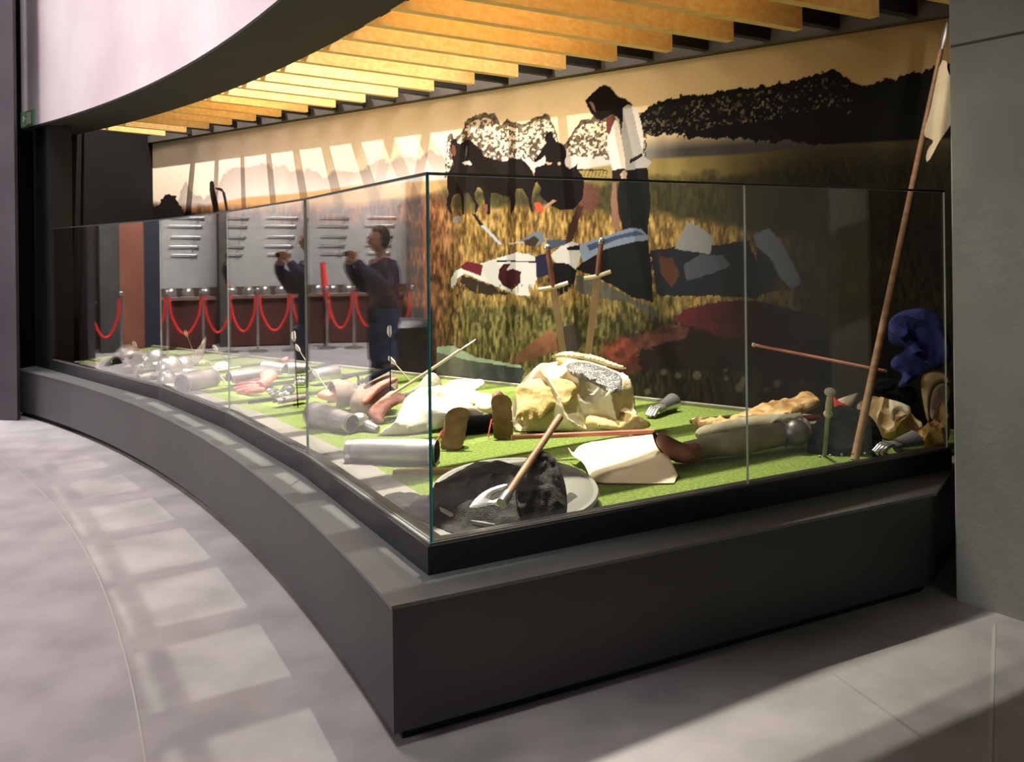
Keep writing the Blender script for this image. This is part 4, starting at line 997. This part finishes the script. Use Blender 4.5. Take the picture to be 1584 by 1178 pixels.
# ---- coral glove and armour at the far end
t = thing('leather_glove', 'coral red leather glove lying palm down on the turf', 'glove', tuple(K(395, 600)))
gl = lambda *p: P_(p, .1452, 250, 480)
bm = bmesh.new(); limb(bm, [K(418, 578, .10), K(412, 588, .07), K(403, 596, .04)], [.05, .045, .05], 16, 4, flat=.7, lump=.1)
for (x0, y0, x1, y1) in ((400, 594, 366, 594), (399, 598, 364, 601), (400, 601, 368, 605), (406, 603, 380, 607)):
    limb(bm, [K(x0, y0, .035), K((x0 + x1) / 2, (y0 + y1) / 2 - 1, .04), K(x1, y1, .015)], [.022, .02, .015], 10, 4, lump=.08)
limb(bm, [K(408, 590, .05), K(396, 588, .055), K(386, 591, .04)], [.02, .018, .014], 10, 4)
obj('hand', bm, M_CORAL, t)
bm = bmesh.new(); Mx = frame_of(K(412, 588, .07), K(420, 573, .12)); shell(bm, Mx, .09, lambda q: .045 + .025 * q, -170, 170, th=.006, sq=.7); obj('cuff', bm, M_CORAL, t)

armour('greave', K(281, 594, .06), K(331, 584, .06), .075, .07, 'dull steel greave lying by the sill left of the coral glove', arc_=(-170, 170))
armour('greave', K(354, 586, .06), K(402, 580, .06), .06, .07, 'long grey greave directly behind the coral glove')
armour('cuisse', K(408, 571, .07), K(442, 574, .06), .075, .06, 'curved thigh plate behind and right of the coral glove', m=M_STEELD)
armour('cuisse', K(446, 572, .06), K(474, 571, .06), .065, .055, 'darker curved plate behind the upright dark arrow', m=M_STEELD)
armour('greave', K(482, 583, .07), K(520, 578, .07), .055, .075, 'bright steel plate left of the taupe helm, behind the third glass joint', m=M_STEEL)
armour('splint', K(426, 624, .03), K(474, 616, .03), .035, .035, 'narrow half tube splint on the turf right of the coral glove', arc_=(-90, 90))
rod('dagger_scabbard', K(384, 622, .012), K(440, 615, .015), .010, M_DARKC, 'thin dark scabbard on the turf below the coral glove', 'scabbard')
o = thing('crushed_gauntlet', 'small crumpled bright steel gauntlet right of the coral glove', 'gauntlet', tuple(K(430, 608)))
for k in range(9):
    bm = bmesh.new(); ball(bm, K(416 + k * 3.6, 604 + (k % 3) * 3, .03 + .012 * (k % 2)), .022, (1, .8, .8), seg=10); obj('finger_lame', bm, M_STEEL, o)
bm = bmesh.new(); ball(bm, K(446, 602, .05), .05, (1, 1, .8)); obj('cuff', bm, M_STEELD, o)
o = thing('poleyn', 'knobbed steel knee piece touching the third glass joint', 'armour', tuple(K(466, 594)))
for k in range(7):
    bm = bmesh.new(); ball(bm, K(459 + (k % 4) * 5, 586 + (k // 4) * 6, .035), .024, seg=10); obj('lame', bm, M_STEEL, o)
solo('coral_tip', puff(gl((1260, 545), (1300, 505), (1350, 505), (1360, 530), (1320, 550)), (440, 560), 35, .02, .004, 9, h0=.06, seed=61), M_CORAL, 'tip of a second coral glove behind the curved thigh plate', 'glove')
solo('wedge_plate', puff(gl((300, 580), (310, 500), (400, 380), (480, 285), (470, 400), (430, 520), (380, 590)), (302, 566), 66, .01, .003, 5, smooth=0, seed=62), mat('grey_brown_board', (120, 110, 98), (142, 132, 118), 6, .7), 'grey brown triangular board standing on edge among far armour', 'board')
rod('bow_stave', K(296, 563, .02), K(318, 521, .24), .008, M_PALEW, 'pale bow stave leaning along the triangular board', 'stave')
rod('bow_stave', K(225, 592, .03), K(372, 567, .03), .009, M_PALEW, 'long pale stave lying across the turf among far armour', 'stave')
solo('straw_crown', puff(gl((385, 575), (410, 530), (450, 520), (520, 555), (530, 580), (450, 590)), (316, 566), 40, .02, .02, 20, seed=63, ridge=.5), mat('straw_yellow', (176, 166, 100), (206, 196, 136), 14, .9), 'straw yellow wreath beside the triangular board', 'wreath')
solo('white_bundle', puff(gl((560, 590), (600, 565), (700, 560), (735, 590), (728, 650), (600, 660), (560, 640)), (345, 576), 40, .04, .006, 8, seed=64), M_WHITEC, 'rounded white bundle between two far greaves', 'cloth bundle')
fl = lambda *p: P_(p, .1263, 100, 480)
def helm(c, r, label, cone=0.0, m=None):
    o = thing('helmet', label, 'helmet', tuple(up2(c, ZC)))
    bm = bmesh.new(); ball(bm, c, r, (1, 1, 1 + cone), seg=20); obj('skull', bm, m or M_STEEL, o)
    bm = bmesh.new(); disc(bm, Matrix.Translation(c - Vector((0, 0, r * .25))), [(r * .98, .006), (r * 1.32, -.012), (r * 1.32, -.018), (r * .98, 0), (r * .98, .006)], 28); obj('brim', bm, M_STEELD, o)
    bm = bmesh.new(); M_ = Matrix.Translation(c); limb(bm, [c + Vector((-r * .98, 0, 0)), c + Vector((-r * .7, 0, r * .74 * (1 + cone))), c + Vector((0, 0, r * 1.03 * (1 + cone))), c + Vector((r * .7, 0, r * .74 * (1 + cone))), c + Vector((r * .98, 0, 0))], .005, 6, 4); obj('comb', bm, M_STEELD, o)
    return o
helm(K(241, 555, .10), .09, 'dull round helmet at the first glass joint among far armour', m=M_STEELD)
helm(K(262, 570, .09), .11, 'brightest round helmet right of the first glass joint')
helm(K(284, 566, .08), .085, 'knobbed steel helmet in front of the triangular board')
helm(K(258, 589, .04), .075, 'small ribbed helmet on the turf in front of far helmets', .2)
helm(K(198, 556, .12), .13, 'large tilted steel helmet at the far end of the case', m=M_STEELD)
armour('cuirass', K(190, 574, .06), K(212, 564, .12), .12, .10, 'dented breast plate leaning at the far left of the case', arc_=(-80, 80))
armour('tasset', K(170, 570, .05), K(182, 563, .17), .09, .06, 'cone shaped grey plate nearest the far left sill', m=M_STEELD, arc_=(-90, 90))
gauntlet(K(226, 560, .10), K(214, 570, .05), .055, 'upright steel gauntlet left of the first glass joint')
solo('white_plate', puff(fl((120, 700), (150, 655), (300, 640), (400, 625), (440, 680), (465, 735), (300, 720)), (140, 572), 10, .02, .005, 6, seed=65), M_WHITEC, 'flat pale cloth at the very end of the case by the black upright', 'cloth')
armour('vambrace', K(214, 585, .03), K(246, 580, .03), .03, .035, 'slim arm plate between the upright gauntlet and ribbed helmet')
arrow(K(222, 560, .06), (206, 527), 'short feathered arrow standing among the farthest armour')
# ------------------------------------------------------------------ the far side of the hall, seen mirrored in the curved glass
HA = Vector((-8.5, 9.5)); HD = Vector((.55, .835)).normalized(); HN = Vector((-HD.y, HD.x))      # along, and away from the case
def HP(s, d=0.0): return HA + HD * s + HN * d
def hbox(bm, s0, s1, z0, z1, d0, d1):
    prism(bm, [tuple(HP(s0, d0)), tuple(HP(s1, d0)), tuple(HP(s1, d1)), tuple(HP(s0, d1))], z0, z1)
bm = bmesh.new(); hbox(bm, -6, 3.5, 0, 7, 1.62, 1.9); struct(obj('wall_hall', bm, mat('brown_hall_wall', (78, 48, 38), (90, 56, 44), 2, .8), smooth=False))
bm = bmesh.new(); hbox(bm, -.15, 2.2, .95, 2.9, 1.5, 1.6)
wb = thing('weapon_board', 'grey display board for old weapons, seen mirrored in the glass', 'display board', (*HP(1, 1.55), 0))
obj('board', bm, mat('light_grey_board', (150, 148, 146), (164, 162, 160), 2, .7), wb, smooth=False)
bm = bmesh.new(); hbox(bm, -.15, 2.2, 0, .95, 1.5, 1.58); obj('skirting', bm, mat('brown_panel', (74, 50, 46), (84, 58, 52), 3, .7), wb, smooth=False)
k = 0
for s in (.05, .85, 1.55):
    for j, z in enumerate((2.12, 1.98, 1.80, 1.64, 1.50)):
        a = HP(s + .03 * j, 1.46); b = HP(s + .5 + .04 * (j % 2), 1.46)
        a = Vector((*a, z)); b = Vector((*b, z + .01)); k += 1
        o = thing('wall_sword', 'mirrored sword hung level on the grey board, %s row of the %s column' % (('top', 'second', 'third', 'fourth', 'lowest')[j], {.05: 'left', .85: 'middle', 1.55: 'right'}[s]), 'sword', tuple(a), 'swords on the grey board')
        bm = bmesh.new(); limb(bm, [a, b], [.012, .008], 8, flat=1); obj('blade', bm, M_STEEL, o)
        g = a.lerp(b, .16); bm = bmesh.new(); limb(bm, [g - Vector((0, 0, .05)), g + Vector((0, 0, .05))], .009, 8); obj('crossguard', bm, M_STEEL, o)
        bm = bmesh.new(); ball(bm, a, .02, seg=10); obj('pommel', bm, M_STEEL, o)
# table with helmets
tb = thing('helmet_table', 'brown draped table that holds a row of helmets, seen mirrored', 'table', (*HP(.9, 1.0), 0))
bm = bmesh.new(); hbox(bm, -.1, 2.0, .78, .81, .75, 1.3); obj('tabletop', bm, mat('brown_table', (96, 70, 62), (108, 80, 70), 3, .6), tb, smooth=False)
bm = bmesh.new(); hbox(bm, -.08, 1.98, .02, .78, .8, 1.28); obj('cloth_skirt', bm, mat('maroon_skirt', (70, 40, 38), (82, 48, 44), 3, .9), tb, smooth=False)
for q in range(8):
    c = Vector((*HP(.05 + q * .26, .98 + .05 * (q % 2)), .81 + .075))
    o = thing('display_helmet', 'mirrored steel helmet on the table, %s from the stanchion end' % ('first', 'second', 'third', 'fourth', 'fifth', 'sixth', 'seventh', 'eighth')[q], 'helmet', (c.x, c.y, .81), 'helmets on the draped table')
    bm = bmesh.new(); ball(bm, c, .095, (1, 1, .95 + .1 * (q % 3)), seg=18)
    for v in bm.verts: v.co.z = max(v.co.z, .812)
    obj('skull', bm, M_STEEL, o)
    bm = bmesh.new(); disc(bm, Matrix.Translation(Vector((c.x, c.y, .83))), [(.09, .008), (.125, -.008), (.125, -.014), (.09, 0), (.09, .008)], 24); obj('brim', bm, M_STEELD, o)
# stanchions and ropes
posts = [1.02, .60, .10, -.32]
for i, s in enumerate(posts):
    p = HP(s, 0)
    o = thing('stanchion', 'chrome rope barrier post before the helmet table, %s from its open end' % ('first', 'second', 'third', 'fourth')[i], 'stanchion', (p.x, p.y, 0), 'rope barrier posts')
    bm = bmesh.new(); disc(bm, Matrix.Translation(Vector((p.x, p.y, 0))), [(0, .002), (.15, .002), (.15, .02), (.03, .035), (0, .035)], 28); obj('base', bm, M_STEEL, o)
    bm = bmesh.new(); pipe(bm, Vector((p.x, p.y, .03)), Vector((p.x, p.y, .93)), .02); obj('post', bm, M_STEEL, o)
    bm = bmesh.new(); ball(bm, (p.x, p.y, .95), .036); obj('finial', bm, M_STEEL, o)
for i in range(3):
    a, b = HP(posts[i], 0), HP(posts[i + 1], 0)
    pts = [Vector((*a.lerp(b, t_), .88 - .56 * (1 - (2 * t_ - 1) ** 2) ** .8)) for t_ in [j / 10 for j in range(11)]]
    pts[0] += Vector((*((b - a).normalized() * .03), 0)); pts[-1] -= Vector((*((b - a).normalized() * .03), 0))
    bm = bmesh.new(); limb(bm, pts, .02, 10, 3)
    solo('barrier_rope', bm, M_RED, 'red velvet rope sagging between the %s posts' % ('first and second', 'second and third', 'third and fourth')[i], 'rope')
pts = [Vector((*HP(1.13, .3), 1.35)), Vector((*HP(1.10, .3), 1.0)), Vector((*HP(1.04, .25), .6)), Vector((*HP(1.08, .25), .35))]
bm = bmesh.new(); limb(bm, pts, [.04, .05, .045, .03], 10, 4); solo('hanging_sash', bm, M_RED, 'thick red sash hanging before the grey board', 'sash')
bm = bmesh.new(); hbox(bm, 1.09, 1.13, 0, 1.36, .32, .36); solo('sash_stand', bm, M_BLACK, 'thin black stand that holds the thick red sash', 'stand', smooth=False)

# black bin
c = Vector((-5.35, 6.85))
t = thing('waste_bin', 'black round bin with a domed lid standing in the hall, seen mirrored', 'bin', (c.x, c.y, 0))
bm = bmesh.new(); disc(bm, Matrix.Translation(Vector((c.x, c.y, 0))), [(0, .002), (.33, .002), (.34, .03), (.36, .68), (0, .68)], 40); obj('body', bm, mat('black_plastic', (22, 22, 25), (30, 30, 34), 5, .35), t)
bm = bmesh.new(); disc(bm, Matrix.Translation(Vector((c.x, c.y, .681))), [(0, .10), (.15, .095), (.3, .07), (.375, .02), (.375, 0), (0, 0)], 40); obj('lid', bm, mat('dark_grey_plastic', (44, 46, 54), (54, 56, 64), 5, .35), t)

# visitor with a camera, standing just left of the picture and mirrored in the panes
def person(base, yaw, label, jacket, jeans):
    c = Vector((base[0], base[1], 0)); R = Matrix.Translation(c) @ Matrix.Rotation(yaw, 4, 'Z')
    def Q(x, y, z): return R @ Vector((x, y, z))
    t = thing('person', label, 'person', tuple(c))
    SK = mat('skin', (206, 150, 124), (218, 164, 138), 6, .6)
    # y is forward
    bm = bmesh.new()
    limb(bm, [Q(0, 0, .86), Q(0, 0, 1.0), Q(0, .0, 1.2), Q(0, 0, 1.38), Q(0, 0, 1.46)], [.13, .12, .14, .13, .06], 16, 4)
    limb(bm, [Q(0, .01, 1.42), Q(0, .03, 1.54)], [.055, .05], 12)
    ball(bm, Q(0, .05, 1.62), .1, (.82, .98, 1.2), Matrix.Rotation(yaw, 4, 'Z'), 20)
    ball(bm, Q(0, .155, 1.61), .02, (.8, 1, 1.4), seg=10)
    for s in (-1, 1):
        ball(bm, Q(.083 * s, .045, 1.62), .024, (.4, .8, 1.2), Matrix.Rotation(yaw, 4, 'Z'), 10)
        limb(bm, [Q(.17 * s, 0, 1.40), Q(.26 * s, .07, 1.16), Q(.14 * s, .3, 1.34), Q(.075 * s, .33, 1.44)], [.052, .042, .032, .026], 12, 5)
        ball(bm, Q(.065 * s, .335, 1.48), .04, (.6, .7, 1.1), seg=12)
        for f_ in range(4): limb(bm, [Q((.055 - .004 * f_) * s, .345 + .004 * f_, 1.515 - .02 * f_), Q((.03) * s, .375, 1.52 - .02 * f_), Q(.005 * s, .37, 1.515 - .02 * f_)], [.0095, .009, .008], 8, 3)
        limb(bm, [Q(.06 * s, .33, 1.46), Q(.04 * s, .345, 1.44), Q(.02 * s, .35, 1.445)], [.012, .011, .009], 8, 3)
        limb(bm, [Q(.09 * s, 0, .9), Q(.10 * s, .01, .5), Q(.11 * s, 0, .08)], [.085, .06, .04], 12, 4)
        limb(bm, [Q(.11 * s, -.05, .05), Q(.115 * s, .13, .04)], [.04, .035], 10)
    b = obj('body', bm, SK, t); md = b.modifiers.new('remesh', 'REMESH'); md.mode = 'VOXEL'; md.voxel_size = .008; md.use_smooth_shade = True
    for s in (-1, 1):
        bm = bmesh.new(); ball(bm, Q(.034 * s, .138, 1.63), .013, seg=10); obj('eye', bm, mat('eye', (60, 50, 44), None, 4, .3), t)
    bm = bmesh.new(); limb(bm, [Q(-.025, .142, 1.565), Q(0, .15, 1.563), Q(.025, .142, 1.565)], .005, 6, 3); obj('mouth', bm, mat('lips', (160, 84, 78), None, 4, .5), t)
    bm = bmesh.new(); ball(bm, Q(0, .03, 1.645), .112, (.86, 1.0, 1.15), Matrix.Rotation(yaw, 4, 'Z'), 20)
    bmesh.ops.delete(bm, geom=[v for v in bm.verts if (R.inverted() @ v.co).y > .085 and v.co.z < 1.70], context='VERTS')
    obj('hair', bm, mat('dark_hair', (30, 24, 22), (44, 36, 32), 30, .6), t)
    bm = bmesh.new(); limb(bm, [Q(0, 0, .82), Q(0, 0, .95), Q(0, 0, 1.2), Q(0, 0, 1.36), Q(0, 0, 1.45)], [.2, .19, .2, .19, .08], 22, 4, flat=1)
    for s in (-1, 1): limb(bm, [Q(.15 * s, 0, 1.39), Q(.28 * s, .06, 1.16), Q(.17 * s, .27, 1.32), Q(.10 * s, .315, 1.41)], [.085, .068, .055, .045], 14, 5, lump=.08)
    for v in bm.verts:
        l = R.inverted() @ v.co
        if abs(l.x) < .22 and l.y < .2: l.y *= .75; v.co = R @ l
    obj('jacket', bm, jacket, t)
    bm = bmesh.new()
    for s in (-1, 1): limb(bm, [Q(.085 * s, 0, .95), Q(.1 * s, .02, .55), Q(.11 * s, 0, .1)], [.125, .10, .085], 18, 5)
    obj('jeans', bm, jeans, t)
    for s in (-1, 1):
        bm = bmesh.new(); limb(bm, [Q(.11 * s, -.08, .055), Q(.112 * s, .04, .06), Q(.118 * s, .17, .04)], [.05, .052, .036], 14, 4); obj('shoe', bm, M_DARKC, t)
    cm = thing('camera', 'small black camera held up to the face by the mirrored visitor', 'camera', tuple(Q(0, .36, 1.49)))
    bm = bmesh.new(); box(bm, (0, 0, 0), (.10, .03, .065), mtx=Matrix.Translation(Q(0, .352, 1.49)) @ Matrix.Rotation(yaw, 4, 'Z')); obj('housing', bm, M_BLACK, cm, smooth=False)
    bm = bmesh.new(); pipe(bm, Q(0, .367, 1.49), Q(0, .41, 1.49), .022); obj('lens', bm, M_BLACK, cm)
person((-4.50, 6.42), -1.15, 'standing visitor in a dark navy jacket and blue jeans photographing the case', mat('navy_jacket', (30, 36, 66), (40, 48, 84), 6, .8), mat('blue_jeans', (66, 84, 130), (92, 110, 150), 10, .9))

# emergency sign on the ring wall
sg = None
th_s = None
for k in range(400):
    th_ = 40 + k * .05; p = pol(16.79, th_); q = Vector((p.x, p.y, 2.9))
    x = CX + F * ((p.x / p.y) * c_ - ((2.9 - EYE) / p.y) * s_)
    if x < 43: th_s = th_; break
p = pol(16.79, th_s); tn = Vector((-(p - CC).y, (p - CC).x)).normalized(); ou = (p - CC).normalized()
t = thing('emergency_exit_sign', 'small green and white emergency exit sign on the white ring wall', 'sign', (p.x, p.y, 2.85))
Ms = Matrix(((tn.x, -ou.x, 0, p.x), (tn.y, -ou.y, 0, p.y), (0, 0, 1, 2.825), (0, 0, 0, 1)))
bm = bmesh.new(); box(bm, (0, 0, 0), (.30, .016, .145), mtx=Ms); obj('plate', bm, mat('sign_green', (112, 168, 124), (124, 178, 134), 3, .5), t, smooth=False)
bm = bmesh.new()
box(bm, (-.05, .010, 0), (.07, .004, .11), mtx=Ms)
for q in ((.03, 0.0, .09, .018), (.075, .0, .03, .05)): box(bm, (q[0], .010, q[1]), (q[2], .004, q[3]), mtx=Ms)
box(bm, (.0, .010, .04), (.025, .004, .03), mtx=Ms); box(bm, (.0, .010, -.03), (.02, .004, .06), mtx=Ms)
obj('pictogram', bm, mat('sign_white', (224, 232, 222), None, 3, .5), t, smooth=False)
# purple text panel seen mirrored at the far end
pc = Vector((-5.08, 8.06)); yawp = math.atan2(.46, -.37) + math.pi
t = thing('information_panel', 'tall plum coloured text panel with pale text blocks, seen mirrored', 'panel', (pc.x, pc.y, 0))
Mp = Matrix.Translation(Vector((pc.x, pc.y, 1.25))) @ Matrix.Rotation(yawp - math.pi, 4, 'Z')
bm = bmesh.new(); box(bm, (0, 0, 0), (.60, .03, 1.5), mtx=Mp); obj('board', bm, mat('plum_board', (112, 70, 78), (120, 76, 84), 2, .6), t, smooth=False)
bm = bmesh.new()
for z, h_, w_ in ((.55, .03, .22), (.47, .02, .12), (.3, .16, .34), (.03, .14, .34), (-.25, .16, .34)):
    box(bm, (.05, .017, z), (w_, .004, h_), mtx=Mp)
obj('text_block', bm, mat('pale_plum_text', (170, 136, 142), None, 2, .6), t, smooth=False)
bm = bmesh.new(); box(bm, (-.15, 0, -1.0), (.05, .03, .5), mtx=Mp); box(bm, (.15, 0, -1.0), (.05, .03, .5), mtx=Mp); obj('leg', bm, M_WOOD, t, smooth=False)

for (s0, s1, z1, m_, nm, lb) in ((-.45, -.17, 2.9, mat('charcoal_partition', (52, 52, 50), (66, 66, 62), 3, .8), 'partition', 'charcoal grey partition beside the helmet table, seen mirrored'), (-.80, -.452, 2.9, mat('chestnut_column', (124, 72, 52), (140, 84, 60), 3, .6), 'column', 'chestnut brown square column left of the charcoal partition, seen mirrored'), (-2.2, -.802, 2.9, mat('dark_blue_partition', (28, 32, 46), (36, 40, 56), 3, .8), 'partition', 'dark blue partition beyond the chestnut column, seen mirrored')):
    bm = bmesh.new(); hbox(bm, s0, s1, 0, z1, .9, 1.02); solo(nm, bm, m_, lb, nm, smooth=False)
